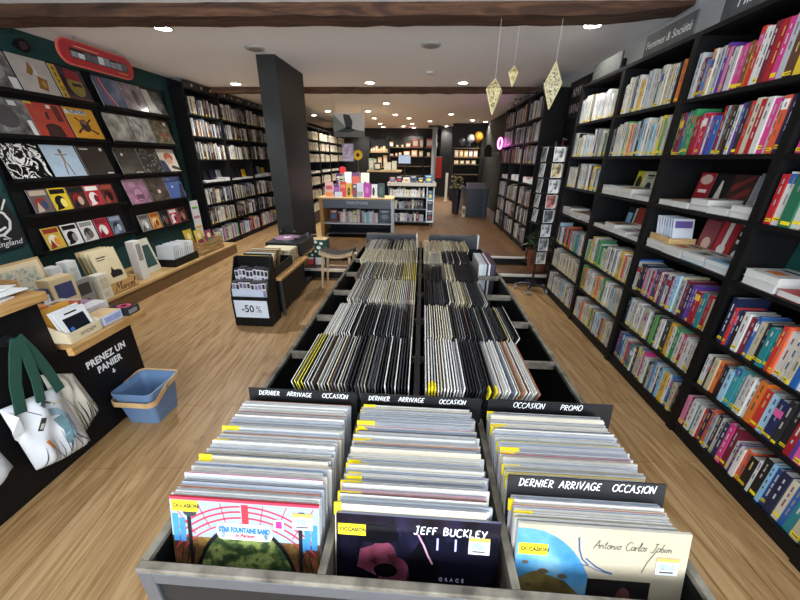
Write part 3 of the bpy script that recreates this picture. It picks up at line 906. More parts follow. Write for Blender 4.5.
for cx in (.345, .655): mb.disc(cx*W0, .765*LP, .035*W0, .062*LP, .0016, INKW, 16)
mb.box(.345*W0, .655*W0, .703*LP, .827*LP, .0012, .0016, INKW)
for cx in (.345, .655): mb.disc(cx*W0, .765*LP, .028*W0, .05*LP, .0018, mat('#a9bccb', .4, var=0), 16)
mb.box(.345*W0, .655*W0, .715*LP, .815*LP, .0016, .0018, mat('#a9bccb', .4, var=0))
pl = mb.build('name_plate', t)
text('STAR FOUNTAINE BAND', T @ Matrix.Translation((.5*W0, .778*LP, .0021)), .0165, mat('#2468a8', .4, var=0), pl, sx=.60, bold=.0006)
text('In Person', T @ Matrix.Translation((.5*W0, .738*LP, .0021)), .011, mat('#c22a38', .4, var=0), pl, shear=.3, bold=.0003)
mb = MB(T.translation, T); mb.box(.70*W0, .765*W0, .80*LP, .875*LP, .0012, .0016, INKW); mb.box(.712*W0, .755*W0, .812*LP, .867*LP, .0016, .0018, mat('#d82a7a', .4, var=0)); mb.build('pink_sticker', t)
sticker_pair(T, t, W0, .265)

# cover two: dark violet with a singer's blurred shape, lettered
T, t = cover_thing(1, 'record with dark violet portrait cover and hand-lettered name standing foremost in the middle')
W1 = .338
mb = MB(T.translation, T)
vio = ramp_mat('violet_stage', [(.3, '#08080d'), (.55, '#12111f'), (.75, '#25233f')], 9, rough=.16, coat=.6, stretch=(3, 1, 1))
mb.box(0, W1, 0, LP, -.005, 0, vio, {'+y': mat('#6f7488', .3), '+x': mat('#8f93a5'), '-x': mat('#d8d5cd')})
skin = ramp_mat('rose_light', [(.3, '#3a1820'), (.6, '#74384a'), (.8, '#9a6068')], 22, rough=.16, coat=.6)
dark = mat('#0b0b10', .16, coat=.6)
mb.disc(.29*W1, .70*LP, .085*W1, .11*LP, .0003, skin, 20)
mb.poly([(.13*W1, .60*LP, .0004), (.25*W1, .54*LP, .0004), (.24*W1, .78*LP, .0004), (.15*W1, .74*LP, .0004)], skin)
mb.disc(.36*W1, .57*LP, .10*W1, .13*LP, .0004, skin, 20)
mb.disc(.31*W1, .585*LP, .075*W1, .055*LP, .0006, dark, 16)
mb.disc(.25*W1, .86*LP, .14*W1, .07*LP, .0006, dark, 20)
mb.poly([(.42*W1, .3*LP, .0004), (.68*W1, .3*LP, .0004), (.63*W1, .62*LP, .0004), (.54*W1, .88*LP, .0004), (.46*W1, .7*LP, .0004)], dark)
mb.strip([P(.53, .88), P(.57, .80), P(.60, .72), P(.63, .66)], .004, .0007, mat('#b58a9a', .3, var=.4, scale=90))
for u in (.62, .73): mb.box(u*W1, (u+.012)*W1, .77*LP, .86*LP, 0, .0005, mat('#a9a6e0', .3, var=0))
mb.build('sleeve', t)
handwrite('JEFF BUCKLEY', T @ Matrix.Translation((.70*W1, .912*LP, .0008)), .0165, .0026, INKW, t, 'lettering', shear=.08, sx=1.12, jig=.06, gap=.16)
text('GRACE', T @ Matrix.Translation((.72*W1, .545*LP, .0008)), .012, mat('#a8a6b8', .4, var=0), t, spacing=1.6)
sticker_pair(T, t, W1, .275, .262)

# cover three: sky-blue half circle, drawn bird, signature
T, t = cover_thing(2, 'record with sky-blue half-moon cover, drawn bird and signature standing foremost')
W2 = .334
mb = MB(T.translation, T)
crm = ramp_mat('cream_cover', [(.3, '#a89d86'), (.7, '#b6ac96')], 5, rough=.28, coat=.4)
sky = ramp_mat('watercolour_sky', [(.3, '#2f6f9c'), (.5, '#4f8cb4'), (.72, '#84aebf')], 14, detail=6, rough=.28, coat=.4)
mb.box(0, W2, 0, LP, -.006, 0, crm, {'+y': mat('#cfc9ba', .3), '+x': mat('#d8d8d8', .25), '-x': mat('#c9d3dc')})
pts = [(0, 0, .0004)] + [(.13*W2+.36*W2*math.sin(math.radians(a)), .12*LP+.87*LP*math.cos(math.radians(a)), .0004) for a in range(0, 91, 6)] + [(.49*W2, 0, .0004)]
pts = [(0, 0, .0004), (.49*W2, 0, .0004)] + [(.06*W2+.43*W2*math.cos(math.radians(a)), .36*LP+.61*LP*math.sin(math.radians(a)), .0004) for a in range(0, 91, 6)] + [(0, .97*LP, .0004)]
mb.poly(pts, sky)
earth = ramp_mat('ochre_ground', [(.3, '#4a4022'), (.6, '#7d6a38'), (.8, '#5c7a78')], 26, rough=.28)
mb.poly([(0, 0, .0006), (.48*W2, 0, .0006), (.42*W2, .48*LP, .0006), (.30*W2, .60*LP, .0006), (.12*W2, .66*LP, .0006), (0, .58*LP, .0006)], earth)
for u, v, a in ((.06, .72, .022), (.17, .66, .035), (.29, .63, .03), (.09, .55, .025), (.22, .55, .03)):
    mb.disc(u*W2, v*LP, a*W2, a*.6*LP, .0008, mat('#5b4a34', .4), 9)
mb.box(.44*W2, .81*W2, .0*LP, .63*LP, 0, .0009, mat('#1d1a1b', .3))
mb.disc(.66*W2, .50*LP, .045*W2, .08*LP, .0011, mat('#5a3a34', .4), 14)
bird = mat('#34507e', .4, var=0)
mb.strip([P(.375, .93), P(.385, .84), P(.41, .77), P(.45, .73)], .0030, .0010, bird)
mb.strip([P(.43, .78), P(.50, .72), P(.56, .69), P(.60, .68)], .0030, .0010, bird)
mb.strip([P(.40, .73), P(.45, .725), P(.50, .70), P(.60, .672)], .0014, .0010, bird)
mb.build('sleeve', t)
handwrite('Antonio Carlos Jobim', T @ Matrix.Translation((.675*W2, .890*LP, .0008)), .0195, .0011, mat('#26242a', .5, var=0), t, 'signature', shear=.30, sx=.92, gap=.02, jig=.04)
mb = MB(T.translation, T); mb.strip([P(.845, .87), P(.80, .78), P(.775, .70)], .0012, .0009, mat('#26242a', .5, var=0)); mb.build('signature_tail', t)
sticker_pair(T, t, W2, .275, .242)

# handwritten divider cards
CARD = mat('#121214', .4, var=.05)
def card(x0, x1, y, ztop, txt, sizes, label):
    h_ = ztop-BZ
    ci = (BX0+.018, -.179) if x0 < -.3 else (-.163, .196) if x0 < 0 else (.212, BX1-.018)
    tl = TILT if y < .7 else math.radians(6)
    yb = y - h_*math.sin(tl)
    T = frame((x0, yb, BZ), FX, (0, math.sin(tl), math.cos(tl)))
    t = thing('divider_card', label, 'divider card', T.translation, 'handwritten black divider cards')
    H_ = h_/math.cos(tl)
    hz = (RZ+.006-BZ)/math.cos(tl)
    c0, c1 = max(x0, ci[0]+.003)-x0, min(x1, ci[1]-.003)-x0
    mb = MB(T.translation, T); mb.box(c0, c1, 0, hz, -.003, 0, CARD); mb.box(0, x1-x0, hz, H_, -.003, 0, CARD); mb.build('card', t)
    for s, u, sz in txt:
        handwrite(s, T @ Matrix.Translation((u*(x1-x0), H_-.0150, .0006)), sz*.70, .0019, INKW, t, jig=.07, sx=1.02)
card(-.515, -.178, .822, .894, [('DERNIER', .19, .021), ('ARRIVAGE', .47, .021), ('OCCASION', .80, .021)], 0, 'black card reading dernier arrivage occasion behind the red-arched record column')
card(-.165, .20, .828, .889, [('DERNIER', .15, .021), ('ARRIVAGE', .42, .021), ('OCCASION', .76, .021)], 0, 'black card reading dernier arrivage occasion behind the dark portrait column')
card(.218, .58, .824, .893, [('OCCASION', .33, .024), ('PROMO', .67, .024)], 0, 'black card reading occasion promo behind the sky-blue column')
card(.212, .548, .548, .908, [('DERNIER', .18, .024), ('ARRIVAGE', .46, .024), ('OCCASION', .80, .024)], 0, 'black card reading dernier arrivage occasion in the middle of the sky-blue column')

# --- long rows behind: sleeves edge-on, leaning outwards
RSTUFF = MB()
ROWY = [.861, 1.198, 1.556, 1.916, 2.276, 2.628]
def far_record(T, th, ecol, fcol, thing_label=None, group=None, tab=False):
    o_ = T.translation
    e = mat(ecol, .5, var=.1, scale=40); f = mat(fcol, .32, var=.15, scale=12, coat=.25)
    fc = {'-x': f, '+x': f}
    if thing_label:
        t = thing('vinyl_record', thing_label, 'record', o_, group)
        mb = MB(o_, T); mb.box(0, th, 0, LP, 0, LP, e, fc); mb.build('sleeve', t)
        if tab:
            mb = MB(o_, T); mb.box(-.0006, th+.0006, -.0012, .03, LP-.03, LP+.001, YEL); mb.build('price_tab', t)
    else:
        RSTUFF.T = T; RSTUFF.box(0, th, 0, LP, 0, LP, e, fc); RSTUFF.T = None
DK = ['#17171a', '#232327', '#0f0f12', '#2e2b2a', '#35373c']
MDM = ['#8c8d8f', '#6a6661', '#a79c8c', '#4e5158', '#7a5b4a']
LT = ['#e4e0d6', '#d4cfc2', '#efece4', '#c2c0bb', '#d9cda9']
CR = ['#e2d7b4', '#d6c9a0', '#ece4cb', '#cdbf98', '#e8e2d2']
# per half and row: list of zones from the centre outwards (share, edge palette, face palette)
ZON = {
 (0, 0): [(.25, DK+LT[:1], DK), (.3, DK+MDM, DK+MDM[:2]), (.3, LT+MDM+DK, DK+MDM), (.15, ['#e0cf3a', '#efece4', '#c2c0bb'], DK+MDM[:2])],
 (0, 1): [(.3, DK+MDM, DK+MDM[:1]), (.35, DK+LT[:2]+['#b8303a'], DK), (.2, DK+LT, DK+['#8e2a30']), (.15, LT+['#c9463c', '#8a93b8'], LT)],
 (0, 2): [(.3, LT+['#c98a80', '#b87a70'], MDM+LT), (.4, CR+LT, LT+MDM), (.3, LT+MDM, MDM+LT)],
 (0, 3): [(.25, ['#d8c238', '#e2d7b4', '#c9b068'], CR), (.4, CR+MDM, MDM+DK), (.35, LT+MDM, MDM)],
 (0, 4): [(1, CR, CR)], (0, 5): [(.3, CR, CR), (.35, CR+DK, DK+CR), (.35, LT+CR, MDM+LT)],
 (1, 0): [(.36, LT+['#efece4', '#d8d0d0'], MDM+LT[:2]), (.24, DK+MDM[:1], DK), (.4, LT+['#c86a3a', '#d8a03a', '#5a6a8a', '#e4e0d6'], LT+MDM)],
 (1, 1): [(.3, LT+CR+['#d8b8a8'], LT+MDM), (.25, DK+MDM, DK), (.45, DK+LT[:2]+['#d8c870'], DK)],
 (1, 2): [(.35, DK, DK+MDM[:1]), (.35, DK+CR+['#c9a858'], DK+CR), (.3, LT+DK, DK)],
 (1, 3): [(.35, DK, DK), (.25, CR+MDM, CR), (.4, DK, DK)],
 (1, 4): [(.4, LT+CR, LT), (.6, DK+LT[:1], DK)], (1, 5): [(.6, CR+['#d0a890'], CR), (.4, CR+DK, CR)],
}
ENAME = {}
for n_, l_ in (('black', DK), ('brownish', MDM), ('white', LT), ('cream', CR)):
    for h_ in l_: ENAME[h_] = n_
ENAME.update({'#35373c': 'dark grey', '#8c8d8f': 'grey', '#4e5158': 'slate grey', '#c2c0bb': 'pale grey', '#e0cf3a': 'yellow', '#b8303a': 'red', '#c9463c': 'red', '#8a93b8': 'pale violet', '#c98a80': 'dusty pink',
              '#b87a70': 'dusty pink', '#d8c238': 'yellow', '#c9b068': 'ochre', '#d8d0d0': 'pale pink', '#c86a3a': 'orange', '#d8a03a': 'amber', '#5a6a8a': 'blue', '#d8b8a8': 'pale pink', '#d8c870': 'pale yellow', '#c9a858': 'ochre', '#d0a890': 'salmon'})
CNT = {(0, 0): 36, (1, 0): 36, (0, 1): 36, (1, 1): 36}
for half in (0, 1):
    sgn = -1 if half == 0 else 1
    x_c = -.012 if half == 0 else .020
    for row in range(6):
        n = CNT.get((half, row), 34)
        span = [(.385, .372, .35, .38, .41, .43), (.36, .385, .33, .33, .33, .36)][half][row]
        amax = math.radians([(17, 16, 14, 12, 10, 8), (22, 24, 24, 22, 20, 8)][half][row])
        zones = []
        for sh, ep, fp in ZON[(half, row)]: zones += [(ep, fp)]*max(1, round(sh*n))
        base_span = span - LP*math.sin(amax)*0.45
        for i in range(n):
            u = (i+.5)/n
            ep, fp = zones[min(i, len(zones)-1)]
            a = amax*(u**.85)
            # the top edge runs evenly from the divider outwards; the foot follows from the lean
            xt = x_c + sgn*(.006+span*u)
            xb = xt - sgn*LP*math.sin(a)*.55
            th = R.uniform(.0028, .0046)
            yj = ROWY[row] + R.uniform(.0, .005)
            zt = .892 + R.uniform(-.008, .006)
            # local frame: x thickness, y along the shop, z up the sleeve
            up = Vector((sgn*math.sin(a), 0, math.cos(a)))
            org = Vector((xt, yj, zt)) - up*LP
            T = Matrix((Vector((up.z, 0, -up.x)), Vector((0, 1, 0)), up)).transposed().to_4x4(); T.translation = org
            ec = R.choice(ep); fcl = R.choice(fp)
            if row < 2:
                side = 'counter-side' if half == 0 else 'bookcase-side'
                far_record(T, th, ec, fcl, f'{ENAME[ec]}-edged record, {nth(i+1)} from the divider, {side} half, {nth(row+1)} long row',
                           f'records in the {nth(row+1)} long row, {side} half', tab=(half == 1 and row == 0 and (i in (1, 2, 3, 20, 22))))
                NREC += 1
            else:
                far_record(T, th, ec, fcl)
# a box set leaning in the outer compartment and spines standing at the far end
for k in range(9):
    T = Matrix.Translation((.415+.0135*k, 2.285, BZ)) ; RSTUFF.T = T
    RSTUFF.box(0, .012, 0, LP, 0, .30, mat(R.choice(['#e8e6e0', '#8a8ea8', '#26263a', '#3a3444', '#17171a', '#d8d6d0', '#b8c4cc']), .4)); RSTUFF.T = None
tag(RSTUFF.build('vinyl_records'), 'remaining record sleeves edge-on in the farther rows of the long bin', 'records', kind='stuff')

# ================================================================== teal wall: two display racks
def rack(y0, y1, rows, top, bot, label):
    o = (XL, (y0+y1)/2, bot)
    t = thing('record_rack', label, 'record rack', o, 'black display racks on the teal wall')
    mb = MB(o); mb.box(XL+.001, XL+.012, y0, y1, bot, top, BLACK); mb.build('back_panel', t)
    for k in (y0, y1-.012):
        mb = MB(o); mb.box(XL+.012, XL+.03, k, k+.012, bot, top, BLACK); mb.build('side_rail', t)
    for z in rows:
        mb = MB(o); mb.box(XL+.012, XL+.108, y0+.012, y1-.012, z-.016, z-.002, BLACKP); mb.box(XL+.099, XL+.108, y0+.012, y1-.012, z-.002, z+.016, BLACKP)
        mb.build('ledge', t)
    return t
rack(3.05, 4.265, [2.095, 1.712, 1.327, 1.0, .632], 2.43, .585, 'black wall rack of records under the ceiling, nearer the counter')
rack(4.30, 5.50, [2.090, 1.708, 1.325, .945, .580], 2.43, .545, 'black wall rack of glossy records beside the rear bookcase')
def wall_cover(y, z, w_, h_, base, art, label, name='vinyl_record', cat='record', group='records displayed on the teal wall', txt=None, gloss=.25):
    T = lean_frame(frame((XL+(.094 if cat == 'record' else .064), y, z), FY, FZ), 13 if cat == 'record' else 8)
    t = thing(name, label, cat, T.translation, group)
    mb = MB(T.translation, T)
    m = base if not isinstance(base, str) else mat(base, gloss, coat=.5, var=.22, scale=9)
    mb.box(0, w_, 0, h_, -.005, 0, m, {'+y': mat('#c9c6bf'), '+x': mat('#c9c6bf'), '-x': mat('#b9b6af')})
    for k, a in enumerate(art):
        z_ = .0005+.0003*k
        if a[0] == 'p': mb.poly([(x*w_, v*h_, z_) for x, v in a[1]], mat(a[2], gloss, coat=.4))
        elif a[0] == 'd': mb.disc(a[1]*w_, a[2]*h_, a[3]*w_, a[4]*h_, z_, mat(a[5], gloss, coat=.4), 16)
        elif a[0] == 's': mb.strip([(x*w_, v*h_) for x, v in a[1]], a[2], z_, mat(a[3], gloss))
    mb.build('sleeve' if cat == 'record' else 'cover', t)
    for (s, u, v, sz, c, sx) in (txt or []):
        text(s, T @ Matrix.Translation((u*w_, v*h_, .003)), sz, mat(c, .5, var=0), t, sx=sx, bold=.0008)
    return t
A = [3.095, 3.466, 3.842]; B = [4.318, 4.688, 5.058]
S_ = .352
HS = .326
Z1 = [2.097, 1.714, 1.329]; Z2 = [2.092, 1.710, 1.327, .947]
gp = ramp_mat('grey_portrait', [(.3, '#2a2a2a'), (.55, '#6a6a68'), (.8, '#a9a8a4')], 9, rough=.25, coat=.5)
wall_cover(A[0], Z1[0], S_, HS, gp, [('d', .55, .55, .25, .3, '#8c8b88'), ('p', sq(.8, 0, 1, .35), '#d9d8d4')], 'grey portrait record cut by the picture edge, top row of the counter-side rack')
wall_cover(A[1], Z1[0], .358, .332, '#b9b2aa', [('p', [(.45, .18), (.68, .12), (.78, .45), (.55, .52)], '#8a6238'), ('p', [(.30, .55), (.42, .50), (.52, .66), (.48, .9)], '#8c6a3a'), ('p', [(.52, .55), (.6, .52), (.55, .85)], '#d8d2cc'), ('d', .64, .32, .06, .09, '#b08848')], 'pale grey record with golden objects on its cover, top row')
wall_cover(A[2], Z1[0], S_, HS, '#2a2630', [('p', sq(0, 0, .2, 1), '#c9a23a'), ('d', .62, .48, .26, .34, '#8a7a3a'), ('p', [(.36, .66), (.9, .62), (.86, .92), (.42, .95)], '#8c2a30'), ('d', .58, .5, .09, .05, '#22202a'), ('d', .74, .5, .08, .05, '#22202a'), ('p', sq(.2, 0, 1, .1), '#7a3f34')], 'dark record with yellow lettered strip and red-hatted face, top row',
           txt=[(c, .1, .88-.19*i, .05, '#2a2630', 1) for i, c in enumerate('AKPOK')])
wall_cover(A[0], Z1[1], S_+.01, HS, gp, [('d', .4, .5, .3, .3, '#4a4a4c'), ('p', sq(.62, .82, .8, .95), '#d8d6d0'), ('p', sq(.86, 0, .98, .45), '#e3e1dc')], 'dark grey record with white tag and white stripe, second row')
wall_cover(A[1], Z1[1], .355, HS, '#b5402f', [('p', sq(0, .93, .2, 1), '#d8b048'), ('p', [(.25, .05), (.75, .05), (.72, .36), (.5, .44), (.28, .36)], '#3a1c1c'), ('p', [(.42, .55), (.5, .52), (.53, .78), (.44, .72)], '#3a1c1c'), ('p', sq(.72, .5, .9, .95), '#5f2620'), ('p', sq(.56, .86, .68, .96), '#e3ded4')], 'red-orange record with dark figures on its cover, second row')
wall_cover(A[2], Z1[1], S_, HS, '#d89a26', [('p', sq(.04, .8, .72, .93), '#f0efe9'), ('d', .5, .45, .16, .2, '#3a2a2a'), ('s', [(.15, .2), (.45, .45), (.85, .2)], .02, '#2a2222'), ('s', [(.25, .7), (.5, .45), (.78, .68)], .016, '#2a2222'), ('d', .5, .55, .1, .07, '#8a5a3a')], 'yellow record with black figure and white title, second row', txt=[('TELEPHONE', .40, .865, .05, '#17171a', .78)])
sw = ramp_mat('black_white_swirls', [(.44, '#0f0f10'), (.47, '#e6e4de'), (.53, '#e6e4de'), (.56, '#0f0f10')], 6.5, dist=2.2, rough=.25, coat=.4, detail=2)
wall_cover(A[0]-.02, Z1[2], .355, HS, sw, [], 'black record with white swirling lines, third row')
wall_cover(A[1], Z1[2], .355, HS, '#a9bccb', [('d', .5, .82, .05, .07, '#6a5a4c'), ('s', [(.5, .75), (.5, .45)], .026, '#8c7a68'), ('s', [(.30, .72), (.5, .7), (.68, .72)], .012, '#8c7a68'), ('s', [(.46, .45), (.40, .1)], .014, '#7a6a5a'), ('s', [(.54, .45), (.60, .08)], .014, '#7a6a5a')], 'pale blue record with a thin standing figure, third row')
wall_cover(A[2], Z1[2], .355, HS, '#2b2522', [('p', sq(.1, .88, .4, .93), '#a9a5a0'), ('p', sq(.72, .08, .95, .12), '#c9c6c0'), ('p', sq(.8, .85, .9, .95), '#d8d6d0')], 'dark brown plain record, third row, counter-side rack')
def mott(n, a, b, c, sc=9): return ramp_mat(n, [(.3, a), (.55, b), (.78, c)], sc, rough=.22, coat=.6, detail=5)
wall_cover(B[0], Z2[0], S_, HS, mott('blue_dusk', '#3a4560', '#55607e', '#8a8aa0', 5), [('s', [(.2, .95), (.3, .5), (.55, .05)], .03, '#b0384a'), ('s', [(.26, .95), (.36, .5), (.62, .05)], .008, '#d8c8c8')], 'slate blue record with a red slanting streak, top row')
wall_cover(B[1], Z2[0], S_, HS, mott('mauve_grey', '#5d5358', '#8a7c80', '#a9a0a0'), [('d', .6, .5, .14, .3, '#54484c')], 'mauve grey record with a standing shape, top row')
wall_cover(B[2], Z2[0], S_, HS-.02, '#3a3c36', [('p', [(0, 0), (.7, 0), (.35, .5), (.3, 1), (0, 1)], '#bdbab0')], 'half white half dark record, top row, bookcase end')
wall_cover(B[0], Z2[1], S_, HS, mott('silver_waves', '#5a5750', '#a9a69a', '#e0dfd6', 7), [], 'silvery mottled record under the slate blue one')
wall_cover(B[1], Z2[1], S_, HS, mott('silver_sketch', '#6a6866', '#b9b7b0', '#e8e6de', 10), [('s', [(.2, .9), (.5, .6), (.4, .2)], .012, '#4a4846')], 'pale silver sketch record in the second row of the bookcase-side rack')
wall_cover(B[2], Z2[1], S_, HS, mott('olive_scene', '#3a3424', '#6a5f48', '#9a8f74', 14), [('d', .55, .4, .14, .1, '#9a4434'), ('p', sq(.75, .8, .88, .93), '#d8d6d0')], 'olive brown crowded scene record, second row')
wall_cover(B[0], Z2[2], S_, HS, '#35332f', [('d', .3, .75, .05, .05, '#e0ded6'), ('p', sq(.6, .05, .95, .1), '#a9a7a0')], 'glossy charcoal record under the silvery mottled one')
dots = ramp_mat('small_faces', [(.2, '#8a8880'), (.4, '#2a2826')], 26, kind='voronoi', rough=.25, coat=.5)
wall_cover(B[1], Z2[2], S_, HS, dots, [], 'dark record covered in small pale dots, third row')
wall_cover(B[2], Z2[2], S_, HS, '#c9bfae', [('d', .55, .66, .26, .2, '#a8543c'), ('d', .55, .5, .18, .14, '#c99a84'), ('p', [(0, 0), (.4, 0), (.25, .5), (0, .55)], '#2a3450'), ('p', [(.5, .2), (1, .05), (1, .2), (.6, .32)], '#2a2826')], 'cream record with a red-haired head, third row')
wall_cover(B[0], Z2[3], S_, HS, mott('rose_mauve', '#7a5468', '#a3748c', '#c79ab0', 8), [('d', .5, .4, .26, .3, '#8a5a74'), ('d', .5, .4, .2, .23, '#ae8096'), ('p', sq(.35, .22, .7, .4), '#6a4458')], 'rose mauve record, lowest record row of the bookcase-side rack')
wall_cover(B[1], Z2[3], S_, HS, mott('umber', '#2a221c', '#4a3e34', '#6a5a4a'), [('d', .55, .42, .08, .08, '#d8cfc0')], 'umber brown record with a small pale spot, lowest record row')
wall_cover(B[2], Z2[3], S_, HS, '#3f5a94', [('p', [(.6, .0), (.9, .0), (.98, .6), (.85, .72)], '#23242c'), ('d', .35, .55, .04, .04, '#e8e8f0'), ('p', sq(.1, .85, .35, .95), '#6a84b8')], 'bright blue record with a dark leaning shape, lowest record row')
bk = [('#6a5a5a', ['#8a3a34', '#b9a890', '#3a4a6a']), ('#d8b82e', ['#1f1c1a', '#1f1c1a', '#e8d878']), ('#4a2a26', ['#8a2a26', '#222', '#b8a08a']), ('#b8303a', ['#e8e4de', '#e8e4de', '#7a2028']), ('#6a2c24', ['#3a1a16', '#9a4a3a', '#22110e'])]
bnames = ['grey and red', 'yellow and black', 'dark red patterned', 'red and white', 'brick brown']
def booklet(y, z, w_, h_, base, cs, label):
    cs = [c if len(c) == 7 else '#222222' for c in cs]
    wall_cover(y, z, w_, h_, base, [('p', sq(.08, .75, .92, .95), cs[1]), ('d', .45, .4, .3, .28, cs[0]), ('d', .6, .35, .16, .2, cs[2]), ('p', [(.1, .05), (.5, .1), (.3, .5)], cs[1])], label, 'comic_book', 'comic book', 'small comic books on the wall racks')
for k in range(5):
    booklet(3.175+k*.196, 1.003, .185, .232, bk[k][0], bk[k][1], f'{bnames[k]} small comic book on the fourth ledge under the third-row records')
bk2 = [('#c9a440', ['#e0d8c0', '#8a3a2a', '#d88a3a']), ('#d8d5d0', ['#1c1c1e', '#1c1c1e', '#8a8480']), ('#d3cfc8', ['#3a3634', '#8c8884', '#6a5a50']), ('#a82434', ['#d8d0cc', '#7a1a26', '#e0d8d4']), ('#5a6474', ['#2a3038', '#8a94a4', '#a9b4c0'])]
bnames2 = ['mustard yellow', 'black and white striped', 'white with a grey figure', 'crimson', 'slate blue']
for k in range(5):
    booklet(3.165+k*.196, .636, .175, .225, bk2[k][0], bk2[k][1], f'{bnames2[k]} small comic book on the lowest ledge, counter-side rack')
bk3 = [('#8a8880', ['#b9b6b0', '#5a5854', '#d8d5d0']), ('#d0924a', ['#e0c890', '#b05a2a', '#7a3a1a']), ('#2f3230', ['#5a5e5a', '#222222', '#8a3a34']), ('#b8434c', ['#e0d8d4', '#e8e4e0', '#7a2a30']), ('#5a3430', ['#8a5a50', '#3a1e1c', '#a97a6a'])]
bnames3 = ['ash grey', 'orange', 'near-black', 'rose red and white', 'dull maroon']
for k in range(5):
    booklet(4.395+k*.196, .583, .175, .225, bk3[k][0], bk3[k][1], f'{bnames3[k]} small comic book on the lowest ledge beside the bookcase')
# red rounded sign above the racks
XS = -3.50
o = (XS, 4.085, 2.49)
t = thing('hanging_sign', 'red rounded sign with a strip of black and white photographs above the wall racks', 'sign', o)
def pill(y0, y1, z0, z1, x, n=12):
    r = (z1-z0)/2; pts = []
    for i in range(n+1):
        a = math.pi/2+math.pi*i/n; pts.append((x, y0+r+r*math.cos(a), (z0+z1)/2+r*math.sin(a)))
    for i in range(n+1):
        a = -math.pi/2+math.pi*i/n; pts.append((x, y1-r+r*math.cos(a), (z0+z1)/2+r*math.sin(a)))
    return pts
def slab(mb, f, x0, x1, m):
    a = [(x0, p[1], p[2]) for p in f]; b = [(x1, p[1], p[2]) for p in f]; n = len(f)
    mb.add(a+b, [tuple(range(n)), tuple(range(2*n-1, n-1, -1))] + [(i, n+i, n+(i+1) % n, (i+1) % n) for i in range(n)], m)
mb = MB(o); slab(mb, pill(3.645, 4.525, 2.385, 2.585, 0), XS+.002, XS+.03, mat('#a8202c', .35, coat=.4)); mb.build('board', t, bevel=.003)
mb = MB(o); slab(mb, pill(3.632, 4.538, 2.373, 2.597, 0), XS+.001, XS+.018, mat('#d86a5a', .4)); mb.build('edge_band', t)
mb = MB(o); mb.box(XS+.03, XS+.032, 3.745, 4.435, 2.440, 2.522, mat('#1a1a1c', .4))
for k in range(9):
    y = 3.75+k*.076
    mb.box(XS+.032, XS+.033, y, y+.068, 2.447, 2.440+R.uniform(.05, .08), mat(R.choice(['#8a9096', '#b9bec4', '#5a5e64', '#d0d4d8']), .4, var=.5, scale=60))
mb.build('photo_strip', t)
mb = MB(o); mb.box(XS+.03, XS+.0315, 3.80, 4.08, 2.540, 2.547, mat('#d8b08a', .4)); mb.build('gold_line', t); mb = MB(o); mb.box(XS+.03, XS+.0315, 4.29, 4.42, 2.412, 2.419, mat('#e0a03a', .4)); mb.build('gold_line', t)
mb = MB(o)
mb.cyl((XS+.015, 3.85, 2.58), (XS+.015, 3.85, CZ), .004, METAL, 6); mb.build('ceiling_hook', t); mb = MB(o); mb.cyl((XS+.015, 4.33, 2.58), (XS+.015, 4.33, CZ), .004, METAL, 6)
mb.build('ceiling_hook', t)
# little black camera on the wall
o = (XL, 3.60, 2.50)
t = thing('wall_speaker', 'small round black speaker high on the teal wall', 'speaker', o)
mb = MB(o); mb.cyl((XL, 3.60, 2.50), (XL+.05, 3.60, 2.50), .02, BLACK, 12); mb.build('bracket', t)
mb = MB(o); mb.cyl((XL+.05, 3.60, 2.50), (XL+.09, 3.60, 2.495), .05, BLACK, 18, .055); mb.build('housing', t)
mb = MB(o); mb.cyl((XL+.09, 3.60, 2.495), (XL+.095, 3.60, 2.494), .035, mat('#3a2a2c', .4), 18); mb.build('speaker_cone', t)
# black T-shirt hung on the wall left of the racks
o = (XL+.01, 2.78, 1.2)
t = thing('shirt', 'black T-shirt with white print hung flat on the teal wall', 'shirt', o)
mb = MB(o)
prof = [(y_-.035, z_) for y_, z_ in [(2.44, .98), (2.44, 1.05), (2.66, 1.32), (2.74, 1.36), (2.85, 1.36), (2.99, 1.20), (3.045, 1.02), (3.06, .80), (3.04, .74), (2.72, .72), (2.60, .74), (2.60, 1.0)]]
slab(mb, [(0, y, z) for y, z in prof], XL+.005, XL+.028, mat('#121214', .85, var=.2)); mb.build('fabric', t, bevel=.006)
mb = MB(o); X_ = XL+.030
PR = mat('#d8d8d4', .7, var=.2, scale=40)
def sp(pts, w_): # stroke in wall plane
    T = frame((X_, 0, 0), FY, FZ); mb.T = T; mb.strip(pts, w_, 0, PR); mb.T = None
sp([(2.82+.13*math.cos(a/10*math.pi*2), .98+.12*math.sin(a/10*math.pi*2)) for a in range(11)], .022)
sp([(2.78, 1.0), (2.83, .97), (2.87, 1.02)], .02); sp([(2.76, .93), (2.82, .9), (2.9, .93)], .02); sp([(2.74, 1.12), (2.70, 1.2)], .015); sp([(2.92, 1.08), (2.98, 1.17)], .015); sp([(2.85, .86), (2.9, .82), (2.84, .83)], .014)
mb.build('print', t)
text('England', frame((X_, 2.87, .785), FY, FZ), .07, PR, t, shear=.3)

# ================================================================== low ledge along the teal wall
LZ = .18
o = (-3.53, 4.0, 0)
t = thing('display_ledge', 'low wooden display ledge running along the foot of the teal wall', 'ledge', o)
LW = ramp_mat('ledge_wood', [(.3, '#a3824f'), (.7, '#c8a670')], 4, rough=.4, stretch=(10, 1, 10))
mb = MB(o); mb.box(XL+.001, -3.195, 2.2, 5.60, LZ-.03, LZ, LW); mb.build('top_board', t, bevel=.003)
mb = MB(o); mb.box(-3.225, -3.205, 2.2, 5.59, 0, LZ-.03, mat('#6e5233', .5)); mb.build('front_board', t)
KRAFT = mat('#c9ad80', .7, var=.08)
